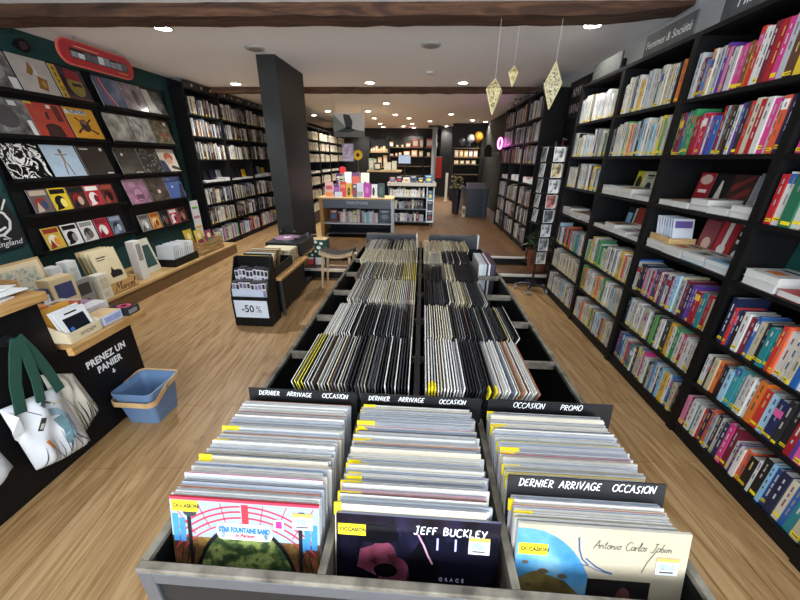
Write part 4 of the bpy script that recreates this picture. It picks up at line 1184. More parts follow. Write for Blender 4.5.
# crates and goods on it
def crate(name, label, cat, x0, x1, y0, y1, z0, z1, m, slats=3, group=None):
    o = ((x0+x1)/2, (y0+y1)/2, z0)
    t = thing(name, label, cat, o, group)
    mb = MB(o); mb.box(x0, x1, y0, y1, z0, z0+.01, m); mb.build('bottom_board', t)
    hh = (z1-z0)/slats
    for nm, b in (('front_side', (x1-.012, x1, y0, y1)), ('rear_side', (x0, x0+.012, y0, y1)), ('end_side', (x0+.012, x1-.012, y0, y0+.012)), ('end_side', (x0+.012, x1-.012, y1-.012, y1))):
        mb = MB(o)
        for k in range(slats): mb.box(*b, z0+hh*k+.002, z0+hh*(k+1)-(.018 if slats > 1 else 0), m)
        mb.build(nm, t)
    return t, o
t, o = crate('wooden_box', 'wooden box lettered Marcel holding big beige cards on the ledge', 'box', -3.50, -3.235, 3.12, 3.46, LZ, .30, ramp_mat('box_wood', [(.3, '#b98f55'), (.7, '#d3ab70')], 6, rough=.5, stretch=(8, 1, 8)), 1)
handwrite('Marcel', fr_left((-3.2345, 3.29, .250)), .085, .009, INKB, t, shear=.35, sx=1.15, gap=.04)
for k in range(4):
    x = -3.44+k*.045
    T = lean_frame(frame((x, 3.135-.001*(3-k), LZ+.0145), FY, FZ), 10)
    t = thing('print_board', ['beige board rearmost in the lettered wooden box', 'beige board third from the front in the lettered wooden box', 'beige board second from the front in the lettered wooden box', 'large beige board with black silhouette foremost in the lettered wooden box'][k], 'print', T.translation, 'beige boards in the lettered box')
    mb = MB(T.translation, T); mb.box(0, .305, 0, .44, -.012, 0, mat(['#a9946c', '#c4b48c', '#d3c59f', '#d9cba4'][k], .7)); mb.build('board', t, bevel=.004)
    if k == 3:
        mb = MB(T.translation, T); mb.box(.05, .16, .36, .372, 0, .0006, INKB); mb.box(.05, .14, .335, .345, 0, .0006, INKB)
        mb.disc(.20, .17, .075, .035, .0008, INKB, 16); mb.poly([(.13, .165, .0009), (.17, .25, .0009), (.19, .19, .0009)], INKB); mb.box(.13, .27, .13, .17, 0, .0009, INKB); mb.build('silhouette', t)
def tall_box(x, y, w_, d_, h_, hx, label, band=None):
    o = (x, y, LZ)
    t = thing('calendar_tube', label, 'carton', o)
    mb = MB(o); mb.box(x-d_/2, x+d_/2, y-w_/2, y+w_/2, LZ+.001, LZ+h_, mat(hx, .5)); mb.build('body', t, bevel=.003)
    mb = MB(o); mb.box(x+d_/2, x+d_/2+.001, y-w_*.3, y+w_*.3, LZ+h_*.5, LZ+h_*.92, mat(band or '#8a8a88', .5, var=.4, scale=60)); mb.build('printed_label', t)
tall_box(-3.34, 3.66, .11, .10, .46, '#d9d6cf', 'tall white carton with a printed band standing on the ledge')
tall_box(-3.55, 3.56, .10, .08, .20, '#7a8088', 'grey patterned little carton between the beige boards and the white carton', '#b9bec4')
tall_box(-3.60, 3.44, .08, .08, .22, '#8a3a40', 'dark red little carton tucked behind the grey patterned one', '#b9a0a0')
T = lean_frame(frame((-3.40, 3.80, LZ+.002), FY, FZ), 14)
t = thing('framed_print', 'pale framed print with a dark green picture leaning on the ledge', 'framed print', T.translation)
mb = MB(T.translation, T); mb.box(0, .26, 0, .42, -.015, 0, mat('#c9c4b0', .5)); mb.build('frame', t)
mb = MB(T.translation, T); mb.box(.03, .23, .07, .34, 0, .001, mat('#2f4a48', .3, var=.3, scale=12)); mb.build('picture', t)
t, o = crate('card_tray', 'black tray of white cards in a row on the ledge', 'tray', -3.52, -3.25, 4.12, 4.62, LZ, LZ+.10, BLACK, 1)
for k in range(11):
    y = 4.14+k*.0395
    o = (-3.51, y, LZ+.0135); T = Matrix.Translation(o) @ Matrix.Rotation(math.radians(-6), 4, 'X')
    mb = MB(o, T); mb.box(.01, .245, 0, .022, 0, .255+R.uniform(-.01, .01), mat(R.choice(['#d9dadb', '#e6e6e6', '#c9cccf']), .45))
    mb.box(.245, .2458, .006, .016, .06, .2, mat('#9aa0a8', .5, var=.5, scale=60))
    tag(mb.build('card_sleeve'), f'white card sleeve in the black tray, {nth(k+1)} from the counter end', 'card', 'white cards in the black tray')
t, o = crate('slatted_crate', 'slatted wooden crate at the far end of the ledge', 'crate', -3.50, -3.235, 4.72, 5.28, LZ, LZ+.20, ramp_mat('crate_wood', [(.3, '#8a6a42'), (.7, '#b08c5a')], 5, rough=.6, stretch=(8, 1, 8)), 3)
for k, (hx, c2, nm) in enumerate((('#b8a02e', '#c85a2a', 'yellow and orange'), ('#c9b050', '#8a3a4a', 'ochre and plum'), ('#8a3a5a', '#4a8a4a', 'plum and green'))):
    T = lean_frame(frame((-3.46+.05*k, 4.76+.16*k, LZ+.03), FY, FZ), 8)
    face_book(T, .17, .33-.03*k, .012, 'yellow', hx, f'{nm} comic album standing in the slatted crate', 'albums in the slatted crate', [('p', sq(.1, .1, .9, .5), c2), ('d', .5, .7, .25, .15, '#e0d0a0')])
o = (-3.62, 5.36, LZ)
t = thing('greeting_card_stand', 'tall narrow card stand with green and magenta cards by the bookcase', 'card stand', o)
mb = MB(o); mb.box(-3.70, -3.55, 5.26, 5.46, LZ, LZ+.02, BLACK); mb.build('base', t)
mb = MB(o); mb.box(-3.66, -3.65, 5.27, 5.45, LZ+.02, LZ+.72, mat('#c9c9c9', .5)); mb.build('back_board', t)
for k, hx in enumerate(['#4a8a3a', '#8a3a5a', '#b8902a', '#c9a830']):
    T = frame((-3.645, 5.29, LZ+.60-.15*k), FY, (-.15, 0, 1))
    tt = MB(T.translation, T); tt.box(0, .13, 0, .10, -.003, 0, mat(hx, .4, var=.3, scale=30)); tt.box(.02, .11, .02, .08, 0, .0006, mat(['#8ab86a', '#c98aa0', '#e0c070', '#8a5a2a'][k], .4))
    tag(tt.build('greeting_card'), f'{["green", "magenta", "amber", "golden"][k]} greeting card on the narrow stand by the bookcase', 'card')
T = lean_frame(frame((-3.62, 5.02, LZ+.21), FY, FZ), 12)
# map print and small boxes at the near end of the ledge (behind the counter)
T = lean_frame(frame((-3.42, 2.34, LZ+.06), FY, FZ), 10)
t = thing('map_print', 'framed beige map print leaning behind the counter', 'print', T.translation)
mb = MB(T.translation, T); mb.box(0, .44, 0, .46, -.02, 0, mat('#b99a6c', .5)); mb.build('frame', t)
mb = MB(T.translation, T); mb.box(.02, .42, .02, .44, 0, .001, mat('#d3c3a0', .6)); mb.box(.06, .38, .16, .40, .001, .0014, ramp_mat('map_drawing', [(.35, '#7f8c8a'), (.5, '#c9bfa4'), (.65, '#8a988f')], 24, rough=.6)); mb.box(.12, .36, .09, .10, .001, .0014, mat('#7a684a', .6)); mb.build('sheet', t)
t, o = crate('wooden_pigeonhole', 'open wooden pigeonhole box behind the white papers on the counter', 'box', -3.45, -3.15, 1.95, 2.30, LZ, LZ+.48, ramp_mat('pigeon_wood', [(.3, '#a97f4a'), (.7, '#c9a06a')], 6, rough=.5, stretch=(8, 1, 8)), 2)
def carton(x, y, w_, d_, h_, hx, label, c2, rz=0, z=LZ, name='boxed_game'):
    o = (x, y, z); T = Matrix.Translation(o) @ Matrix.Rotation(math.radians(rz), 4, 'Z')
    t = thing(name, label, 'boxed gift', o)
    mb = MB(o, T); mb.box(-d_/2, d_/2, -w_/2, w_/2, .001, h_, mat(hx, .5)); mb.build('carton', t, bevel=.002)
    mb = MB(o, T); mb.box(d_/2, d_/2+.0012, -w_*.36, w_*.36, h_*.45, h_*.85, mat(c2, .5, var=.4, scale=50)); mb.box(d_/2, d_/2+.0012, -w_*.3, w_*.1, h_*.12, h_*.3, mat(c2, .5)); mb.build('printed_panel', t)
carton(-3.27, 2.66, .22, .12, .36, '#d3bd94', 'beige carton with dark blue lettering behind the counter', '#3a4270')
carton(-3.25, 2.49, .08, .07, .30, '#2f3a5c', 'navy carton with white figures beside the beige carton', '#d8d8e0')
carton(-3.46, 2.82, .10, .10, .40, '#c9cbc8', 'pale grey carton standing behind the counter goods', '#e6e6e2')
carton(-3.44, 2.95, .10, .10, .42, '#d6d8d4', 'white carton beside the beige boards', '#b9bcb8')
carton(-3.245, 2.84, .16, .05, .28, '#8a8a86', 'grey photograph-covered box before the white cartons', '#3a3a3a')
carton(-3.26, 3.04, .12, .10, .26, '#d9d3c2', 'cream upright carton close to the lettered wooden box', '#c9bfa0')

# ================================================================== the counter
o = (-2.2, 1.4, 0)
cnt = thing('counter', 'black counter with oak tops and white lettering asking to take a basket', 'counter', o)
def cp(name, b, m, bevel=0):
    mb = MB(o); mb.box(*b, m); return mb.build(name, cnt, bevel=bevel)
cp('tall_front', (-1.88, -1.85, .30, 1.385, 0, .90), BLACKP)
cp('tall_end', (-2.44, -1.88, 1.365, 1.385, .61, .90), BLACKP)
cp('low_front', (-1.88, -1.85, 1.385, 1.825, 0, .605), BLACKP)
cp('low_end', (-2.44, -1.88, 1.805, 1.825, 0, .605), BLACKP)
cp('rear_panel', (-2.46, -2.44, .30, 1.825, 0, .605), BLACKP)
cp('tall_top', (-2.46, -1.80, .28, 1.405, .90, .945), OAK, .004)
mb = MB(o)
ptop = [(-2.47, 1.41), (-1.80, 1.41), (-1.765, 1.355), (-1.735, 1.36), (-1.735, 1.84), (-1.76, 1.865), (-2.47, 1.865)]
n = len(ptop)
mb.add([(x, y, .608) for x, y in ptop]+[(x, y, .655) for x, y in ptop], [tuple(range(n-1, -1, -1)), tuple(range(n, 2*n))]+[(i, (i+1) % n, n+(i+1) % n, n+i) for i in range(n)], OAK)
mb.build('low_top', cnt, bevel=.003)
text('PRENEZ UN', fr_left((-1.8495, 1.615, .452)), .058, INKW, cnt, sx=.82, bold=.0020, spacing=1.06)
text('PANIER', fr_left((-1.8495, 1.615, .392)), .058, INKW, cnt, sx=.82, bold=.0020, spacing=1.06)
T = fr_left((-1.8494, 1.620, .336))
mb = MB(o, T); mb.box(-.005, .005, -.002, .016, 0, .0005, INKW); mb.poly([(-.014, 0, .0006), (.014, 0, .0006), (0, -.016, .0006)][::-1], INKW); mb.build('arrow', cnt)
mb = MB(o); mb.cyl((-1.85, 1.21, .775), (-1.835, 1.21, .775), .028, SATIN, 16); mb.cyl((-1.835, 1.21, .775), (-1.80, 1.21, .78), .007, SATIN, 8); mb.cyl((-1.80, 1.21, .78), (-1.797, 1.21, .80), .009, SATIN, 8); mb.build('hook', cnt)
# goods on the low top
LT_ = .656
o = (-1.80, 1.475, LT_)
t = thing('card_box', 'pale wooden box of white cards on the low oak top', 'box', o)
PW = mat('#d8c8a6', .55, var=.06)
mb = MB(o); mb.box(-1.90, -1.762, 1.392, 1.565, LT_, LT_+.006, PW); mb.build('bottom_board', t)
mb = MB(o); mb.hexa([(-1.768, 1.392, LT_+.006), (-1.760, 1.392, LT_+.006), (-1.760, 1.565, LT_+.006), (-1.768, 1.565, LT_+.006)], [(-1.768, 1.392, LT_+.058), (-1.760, 1.392, LT_+.058), (-1.760, 1.565, LT_+.058), (-1.768, 1.565, LT_+.058)], PW); mb.build('front_board', t)
for y in (1.386, 1.566):
    mb = MB(o); mb.hexa([(-1.90, y, LT_+.006), (-1.762, y, LT_+.006), (-1.762, y+.006, LT_+.006), (-1.90, y+.006, LT_+.006)], [(-1.90, y, LT_+.11), (-1.762, y, LT_+.058), (-1.762, y+.006, LT_+.058), (-1.90, y+.006, LT_+.11)], PW); mb.build('side_board', t)
text('SINDEM', fr_left((-1.7595, 1.49, LT_+.030)), .026, mat('#6a5a44', .6, var=0), t, shear=.15)
for k in (0, 1, 3):
    T = lean_frame(frame((-1.772-.026*k, 1.402, LT_+.008), FY, FZ), 16)
    t = thing('art_card', ['white card with a dark square foremost in the pale wooden box', 'white card second in the pale wooden box', 'white card third in the pale wooden box', 'amber card rearmost in the pale wooden box'][k], 'card', T.translation, 'cards in the pale wooden box')
    mb = MB(T.translation, T); mb.box(0, .155, 0, .155+.006*k, -.005, 0, mat('#e6e6e4' if k < 3 else '#d8a040', .5)); mb.build('card', t)
    if k == 0:
        mb = MB(T.translation, T); mb.box(.022, .135, .035, .118, 0, .0008, mat('#0f1420', .35)); mb.box(.03, .05, .045, .065, .0008, .001, mat('#3a6ab0', .4)); mb.box(.045, .11, .133, .141, 0, .0008, INKB); mb.build('print', t)
def gift(x, y, w_, d_, h_, hx, side, label, deco=None, rz=0, z=LT_):
    o = (x, y, z); T = Matrix.Translation(o) @ Matrix.Rotation(math.radians(rz), 4, 'Z')
    t = thing('gift_box', label, 'boxed gift', o)
    mb = MB(o, T); mb.box(-d_/2, d_/2, -w_/2, w_/2, .0005, h_, mat(side, .5)); mb.build('carton', t, bevel=.0015)
    mb = MB(o, T); mb.box(-d_/2+.002, d_/2-.002, -w_/2+.002, w_/2-.002, h_, h_+.0012, mat(hx, .45)); mb.build('lid_print', t)
    mb = MB(o, T)
    for a in (deco or []):
        if a[0] == 'd': mb.disc(a[1]*d_, a[2]*w_, a[3]*d_, a[4]*w_, h_+.0016, mat(a[5], .5), 14)
        elif a[0] == 'b': mb.box(a[1]*d_, a[3]*d_, a[2]*w_, a[4]*w_, h_+.0012, h_+.0018, mat(a[5], .5))
        elif a[0] == 'f': mb.box(d_/2, d_/2+.0008, a[1]*w_, a[3]*w_, a[2]*h_, a[4]*h_, mat(a[5], .5, var=.3, scale=70))
    if deco: mb.build('motif', t)
gift(-1.83, 1.655, .13, .12, .055, '#e6c492', '#c9d2e6', 'white and lavender carton with a peach lid at the oak edge', [('f', -.4, .2, .42, .8, '#9aa8d0')])
gift(-1.81, 1.775, .09, .13, .045, '#1c181c', '#17171a', 'black carton with a pink flower at the end of the oak top', [('d', .05, .05, .3, .36, '#e8567a'), ('d', .05, .05, .16, .2, '#f09ab0'), ('f', -.4, .2, .3, .8, '#8a8a90')])
gift(-2.03, 1.735, .17, .17, .06, '#b088a8', '#e6e4e0', 'white and mauve box with two dark hearts', [('b', .0, -.5, .5, .5, '#e8e4e2'), ('d', .1, -.18, .2, .16, '#2a1c26'), ('d', .1, .12, .2, .16, '#2a1c26'), ('d', .1, -.18, .1, .08, '#a882a0'), ('d', .1, .12, .1, .08, '#a882a0')])
gift(-1.965, 1.445, .10, .07, .165, '#d8632a', '#d86a34', 'upright orange packet behind the white cards', [('b', -.5, .2, .5, .5, '#e8905a')], 12)
gift(-1.965, 1.605, .11, .06, .125, '#c8542a', '#c8562c', 'brick orange packet beside the white cards', None, 6)
gift(-2.15, 1.485, .11, .14, .10, '#e8e6e0', '#e6e4de', 'white packet beside the tall counter end', [('b', -.4, -.3, .1, .3, '#d0762e')], 8)
gift(-2.20, 1.77, .13, .14, .055, '#c9c4b8', '#b9b4a8', 'grey beige packet at the rear of the low top', [('b', -.3, -.3, .3, .1, '#8a5a40')], 0)
gift(-2.36, 1.55, .14, .14, .12, '#c8a070', '#b88a5a', 'brown packet at the rear corner of the low top', None, 10)
# papers on the tall top
for k in range(6):
    x = -1.98-.05*(k % 3)+R.uniform(-.02, .02); y = 1.20+.07*(k//3)+R.uniform(-.03, .03)
    z = .9455+.006*k
    o = (x, y, z); T = Matrix.Translation(o) @ Matrix.Rotation(math.radians(R.uniform(-25, 25)), 4, 'Z')
    mb = MB(o, T); mb.box(-.15, .15, -.105, .105, 0, .0045, mat(R.choice(['#f2f1ee', '#e9e8e4', '#f5f4f2']), .6), {'+z': mat('#efeeeb', .6, var=.05, scale=20)})
    mb.box(-.06, .08, -.05, .03, .0045, .005, mat(['#b9bcc0', '#d8c8a8', '#9aa0a8', '#d0d3d6', '#c9a890', '#3a3a40'][k], .6))
    tag(mb.build('leaflet'), f'white leaflet lying on the tall counter top, {["lowest", "second", "third", "fourth", "fifth", "topmost"][k]} of the pile', 'leaflet', 'leaflets on the tall counter top')

# ---------------------------------------------------------------- tote bags
def bag(label, cols_, base_m, prints, x0=-1.825, bulge=.07, name='tote_bag', group=None, straps=None, n=22):
    """cols_: the four corners of the hanging bag in the counter plane as (y, z): top left, top right, bottom right, bottom left"""
    o = (x0, sum(c[0] for c in cols_)/4, min(c[1] for c in cols_))
    t = thing(name, label, 'bag', o, group)
    (a, b, c, d) = cols_
    def S(u, v, off=0.0):
        y = (a[0]*(1-u)+b[0]*u)*v + (d[0]*(1-u)+c[0]*u)*(1-v)
        z = (a[1]*(1-u)+b[1]*u)*v + (d[1]*(1-u)+c[1]*u)*(1-v)
        k = (1-(2*u-1)**4)*(1-(2*v-1)**6)
        w_ = .012*math.sin(u*9+v*4)*k + .008*math.sin(u*17-v*7)*k
        z -= .018*math.sin(math.pi*u)*(1-v)
        return Vector((x0+.008+bulge*k*(.55+.6*(1-v))+w_+off, y, z))
    mb = MB(o); vs = []; fs = []
    for j in range(n+1):
        for i in range(n+1): vs.append(S(i/n, j/n))
    m = (n+1)
    for j in range(n+1):
        for i in range(n+1):
            p = S(i/n, j/n); vs.append(Vector((x0+.002, p.y, p.z)))
    q = m*m
    for j in range(n):
        for i in range(n):
            k = j*m+i
            fs.append((k, k+1, k+m+1, k+m)); fs.append((q+k, q+k+m, q+k+m+1, q+k+1))
    for i in range(n):
        fs.append((i, q+i, q+i+1, i+1)); k = n*m+i; fs.append((k, k+1, q+k+1, q+k))
        k = i*m; fs.append((k, k+m, q+k+m, q+k)); k = i*m+n; fs.append((k, q+k, q+k+m, k+m))
    mb.add(vs, fs, base_m); mb.build('bag_body', t, smooth=True)
    def stroke(pts, w0, m_, nm, w1=None):
        """a stroke painted on the bulging cloth: densely sampled so it hugs the surface"""
        mb = MB(o); P_ = []
        for i in range(len(pts)-1):
            for k in range(6):
                f = k/6; P_.append((pts[i][0]*(1-f)+pts[i+1][0]*f, pts[i][1]*(1-f)+pts[i+1][1]*f))
        P_.append(pts[-1]); L_ = []; R_ = []
        for i, p in enumerate(P_):
            q0 = P_[max(i-1, 0)]; q1 = P_[min(i+1, len(P_)-1)]
            dx, dy = q1[0]-q0[0], q1[1]-q0[1]; l = math.hypot(dx, dy) or 1
            wd = w0 + ((w1 if w1 is not None else w0)-w0)*i/(len(P_)-1)
            L_.append(S(p[0]-dy/l*wd/2, p[1]+dx/l*wd/2, .0040)); R_.append(S(p[0]+dy/l*wd/2, p[1]-dx/l*wd/2, .0040))
        nn = len(P_)
        mb.add(L_+R_, [(nn+i, nn+i+1, i+1, i) for i in range(nn-1)], m_)
        return mb
    groups = {}
    for nm, pts, w0, w1, hx in prints:
        g = stroke(pts, w0, mat(hx, .8, var=.2, scale=40), nm, w1)
        G = groups.setdefault(nm, MB(o))
        k = len(G.v); G.v += g.v; G.f += [[k+i for i in f] for f in g.f]; mi = G.m_(g.mats[0]); G.mi += [mi]*len(g.f)
    for nm, G in groups.items(): G.build(nm, t)
    return t, o, S
CLOTH = mat('#d9dbde', .9, var=.05, scale=12)
CLOTHB = mat('#d3cdbd', .9, var=.06, scale=12)
reeds = [('printed_reeds', [(.08+.1*k, .02), (.12+.1*k+.03*math.sin(k), .2+.05*(k % 3)), (.16+.09*k, .34+.07*((k*2) % 3))], .014, .003, '#2c4a44') for k in range(9)]
heron = [('printed_heron', [(.50, .78), (.66, .74), (.74, .60), (.68, .44), (.56, .34)], .10, .12, '#8fa6b4'), ('printed_heron', [(.58, .68), (.60, .48), (.52, .26)], .16, .05, '#5f8088'), ('printed_heron', [(.46, .88), (.58, .92), (.72, .84)], .05, .03, '#55606a'), ('printed_heron', [(.56, .30), (.50, .12)], .03, .012, '#3a4a4c'), ('printed_heron', [(.66, .36), (.84, .14)], .03, .01, '#3a4448'), ('printed_heron', [(.60, .36), (.72, .12)], .02, .008, '#4a4448'),
         ('printed_bulrush', [(.24, .42), (.27, .28)], .07, .06, '#d08a4a'), ('printed_bulrush', [(.27, .28), (.40, .04)], .012, .012, '#3a4a3c'), ('printed_hem', [(.66, .86), (.98, .80)], .02, .014, '#d8cf9a')]
bag('beige and white tote bag with green reeds hanging behind the heron bag', [(1.27, .55), (1.40, .47), (1.45, .20), (1.28, .10)], CLOTHB,
    [('printed_reeds', [(.3+.09*k, .02), (.35+.08*k, .3), (.25+.12*k, .62-.05*k)], .04, .010, '#2c4030') for k in range(7)], x0=-1.849, bulge=.035)
t, o, S = bag('white tote bag printed with a blue heron and reeds on the counter hook', [(1.05, .525), (1.275, .475), (1.315, .085), (1.06, .155)], CLOTH, reeds+heron, x0=-1.808, bulge=.06)
mb = MB(o); mb.add([(-1.79, 1.06, .50), (-1.76, 1.07, .47), (-1.78, 1.035, .40), (-1.80, 1.045, .36), (-1.80, 1.07, .30), (-1.775, 1.075, .38)], [(0, 1, 2), (1, 5, 2), (2, 5, 3), (3, 5, 4), (0, 2, 3)], CLOTH); mb.build('side_fold', t)
GRN = mat('#1f4a3c', .85, var=.15, scale=20)
def strap(pts, wd, parent, o, nm='strap'):
    mb = MB(o); vs = []; fs = []
    P_ = [Vector(p) for p in pts]
    for i, p in enumerate(P_):
        a = (P_[min(i+1, len(P_)-1)]-P_[max(i-1, 0)]).normalized()
        s_ = a.cross(Vector((1, 0, 0))).normalized()*(wd/2)
        vs += [p+s_, p-s_, p-s_-Vector((.006, 0, 0)), p+s_-Vector((.006, 0, 0))]
    for i in range(len(P_)-1):
        k = i*4
        for j in range(4): fs.append((k+j, k+(j+1) % 4, k+4+(j+1) % 4, k+4+j))
    fs += [(3, 2, 1, 0), tuple(len(P_)*4-4+i for i in range(4))]
    mb.add(vs, fs, GRN); mb.build(nm, parent, smooth=False)
strap([(-1.775, 1.095, .47), (-1.785, 1.13, .60), (-1.785, 1.175, .72), (-1.787, 1.21, .792)], .045, t, o)
strap([(-1.787, 1.21, .792), (-1.785, 1.215, .70), (-1.775, 1.20, .58), (-1.768, 1.175, .47)], .038, t, o)
strap([(-1.785, 1.212, .796), (-1.79, 1.245, .70), (-1.785, 1.265, .58), (-1.78, 1.275, .46)], .042, t, o)
mb = MB(o); mb.tube([(-1.765, 1.085, .50), (-1.745, 1.11, .46), (-1.735, 1.13, .43)], .0018, INKB, 5)
mb.T = frame((-1.725, 1.118, .425), (0, .8, -.6), (0, .6, .8)); mb.box(0, .022, -.058, .0, 0, .003, mat('#3a3a34', .5)); mb.box(.005, .018, -.05, -.025, .003, .0034, mat('#d8d5c8', .5)); mb.T = None
mb.build('hang_tag', t)
bag('plain white tote bag at the picture edge on the counter front', [(.66, .56), (.985, .50), (1.02, .22), (.66, .13)], CLOTH, [], x0=-1.849, bulge=.05)
mb = None
# ---------------------------------------------------------------- blue shopping basket
o = (-1.70, 1.64, 0)
t = thing('shopping_basket', 'blue plastic shopping basket with wooden handles on the floor by the counter', 'basket', o)
BL = mat('#6783a6', .45, var=.05)
def rrect(cx, cy, hx, hy, r, z, n=5):
    pts = []
    for sx, sy, a0 in ((1, 1, 0), (-1, 1, 90), (-1, -1, 180), (1, -1, 270)):
        for i in range(n+1):
            a = math.radians(a0+90*i/n); pts.append((cx+sx*(hx-r)+r*math.cos(a), cy+sy*(hy-r)+r*math.sin(a), z))
    return pts
def loft(mb, rings, m, cap0=False, cap1=False):
    n = len(rings[0]); vs = [p for r in rings for p in r]; fs = []
    for j in range(len(rings)-1):
        for i in range(n): fs.append((j*n+i, j*n+(i+1) % n, (j+1)*n+(i+1) % n, (j+1)*n+i))
    if cap0: fs.append(tuple(range(n-1, -1, -1)))
    if cap1: fs.append(tuple(range((len(rings)-1)*n, len(rings)*n)))
    mb.add(vs, fs, m)
cx, cy = -1.70, 1.645
mb = MB(o)
loft(mb, [rrect(cx, cy, .097, .097, .025, .001), rrect(cx, cy, .118, .122, .035, .195), rrect(cx, cy, .118, .122, .035, .205), rrect(cx, cy, .126, .130, .038, .207), rrect(cx, cy, .128, .132, .038, .238), rrect(cx, cy, .122, .126, .036, .240),
          rrect(cx, cy, .119, .123, .034, .222), rrect(cx, cy, .113, .117, .032, .195), rrect(cx, cy, .093, .093, .022, .006)], BL, True, True)
mb.build('basket_body', t, smooth=False, bevel=0)
HW = ramp_mat('ash_handle', [(.3, '#c49a68'), (.7, '#e0bd8c')], 8, rough=.45)
def hoop(side):
    """bent-wood handle folded down along one half of the rim"""
    ring = rrect(cx, cy, .1325, .1365, .040, 0)
    pts = [p for p in ring if (p[1]-cy)*side > .01] if True else ring
    pts += [(cx+.1325, cy, 0), (cx-.1325, cy, 0)]
    pts.sort(key=lambda p: math.atan2(max(side*(p[1]-cy), 1e-9), p[0]-cx))
    zt = .172 if side < 0 else .228
    vs = []; fs = []
    for p in pts:
        e = min(1, abs(p[1]-cy)/.05)
        z = .218*(1-e)+zt*e
        d_ = Vector((p[0]-cx, p[1]-cy, 0)).normalized()*.005
        vs += [(p[0], p[1], z-.017), (p[0]+d_.x, p[1]+d_.y, z-.017), (p[0]+d_.x, p[1]+d_.y, z+.017), (p[0], p[1], z+.017)]
    for i in range(len(pts)-1):
        k = i*4
        for j in range(4): fs.append((k+j, k+(j+1) % 4, k+4+(j+1) % 4, k+4+j))
    fs += [(0, 1, 2, 3), tuple(len(pts)*4-1-i for i in range(4))]
    mb = MB(o); mb.add(vs, fs, HW); mb.build('handle', t)
hoop(-1); hoop(1)
for s_ in (-1, 1):
    mb = MB(o); mb.cyl((cx+s_*.118, cy, .218), (cx+s_*.143, cy, .218), .009, METAL, 10); mb.build('pivot', t)

# ================================================================== bookcases farther in
def T_left(x, yfar, z=0.0): return Matrix.Translation((x, yfar, z)) @ Matrix.Rotation(math.pi, 4, 'Z')
def stuff_flats(T, L, z, x=.02, step=.2, hmax=2):
    """flat piles at the front of a shelf (local axes)"""
    y = .02
    while y+step*.9 < L:
        zz = z
        for j in range(R.randint(1, hmax)):
            th = R.uniform(.02, .032); cn = R.choice(['white', 'white', 'cream', 'red', 'grey'])
            STUFF.T = T; STUFF.box(x, x+.18, y, y+step*.9, zz+.001, zz+.001+th, PAPERW, {'+z': bmat(PAL[cn][0]), '-z': bmat(PAL[cn][0])}); STUFF.T = None
            zz += th+.001
        y += step
def stuff_faces(T, L, z, n, x=.15):
    for i in range(n):
        y = .05+(L-.15)*i/max(1, n-.5)
        STUFF.T = T @ Matrix.Translation((x, y, z+.004)) @ Matrix.Rotation(math.radians(8), 4, 'Y')
        cn = R.choice(['black', 'grey', 'cream', 'red', 'brown', 'yellow', 'navy', 'green'])
        STUFF.box(0, .02, 0, .13, 0, R.uniform(.17, .22), bmat(R.choice(PAL[cn])), {'+z': PAPER}); STUFF.T = None
ZL = [2.175, 1.86, 1.51, 1.14, .79, .45, .09]
for i in range(3):
    y0 = 5.665+i*.94
    T = T_left(-3.64, y0+.938)
    bookcase('bookcase', ['tall black bookcase bay touching the end of the teal wall', 'tall black bookcase bay in the middle of the run behind the pillar', 'tall black bookcase bay half hidden by the black pillar'][i], T, .936, .30, ZL, 2.53, 'bookcase bays behind the pillar')
    for r in range(7):
        TT = T @ Matrix.Translation((.014, .024, ZL[r]))
        if r == 3:
            stuff_flats(T, .9, ZL[3], hmax=3); stuff_faces(T, .9, ZL[3], 4)
        else:
            fill_row(TT, .885, ([2.50]+[z-.022 for z in ZL])[r]-ZL[r], 'mono' if r != 6 else 'mixed', '', '', False, hmin=.20, hmax=.265, stick=.25, tmin=.016, tmax=.04)
T = T_left(-3.64, 5.665+.94)
o = (-3.66, 6.6, 2.505)
for i in range(3):
    o = (-3.655, 6.1+.94*i, 2.531)
    t = thing('section_sign', f'dark board along the top of the {["nearest", "middle", "pillar-side"][i]} bookcase bay behind the teal wall', 'sign', o)
    mb = MB(o); mb.box(-3.655, -3.64, 5.70+.94*i, 6.55+.94*i, 2.531, 2.62, mat('#24221f', .5)); mb.build('board', t)
    mb = MB(o)
    for k in range(3): mb.disc(0, 0, 0, 0, 0, YEL) if False else mb.cyl((-3.64, 5.9+.94*i+.25*k, 2.575), (-3.6385, 5.9+.94*i+.25*k, 2.575), .022, mat('#b8a878', .5), 10)
    mb.build('emblem', t)
# run beyond the pillar, warmly lit
for i in range(4):
    y0 = 8.25+i*1.03
    T = T_left(-2.65, y0+1.028, .22 if y0 > 4.9 else 0)
    T.translation.z = .0
    zs = [1.96, 1.72, 1.46, 1.20, .93, .62, .30]
    bookcase('bookcase', f'black bookcase bay with warm cream spines beyond the pillar, {nth(i+1)} of its run', T, 1.026, .28, zs, 2.24, 'warm-lit bookcase bays beyond the pillar')
    for r in range(7):
        if r == 3: stuff_flats(T, 1.0, zs[3], hmax=2)
        else: fill_row(T @ Matrix.Translation((.012, .024, zs[r])), .98, ([2.24]+[z-.022 for z in zs])[r]-zs[r], 'warm', '', '', False, hmin=.15, hmax=.19, stick=0, tmin=.02, tmax=.05, gap=.12)
mb = MB(); mb.box(-2.95, -2.93, 8.25, 12.4, 0, 2.3, DARKW); struct(mb, 'wall_partition')
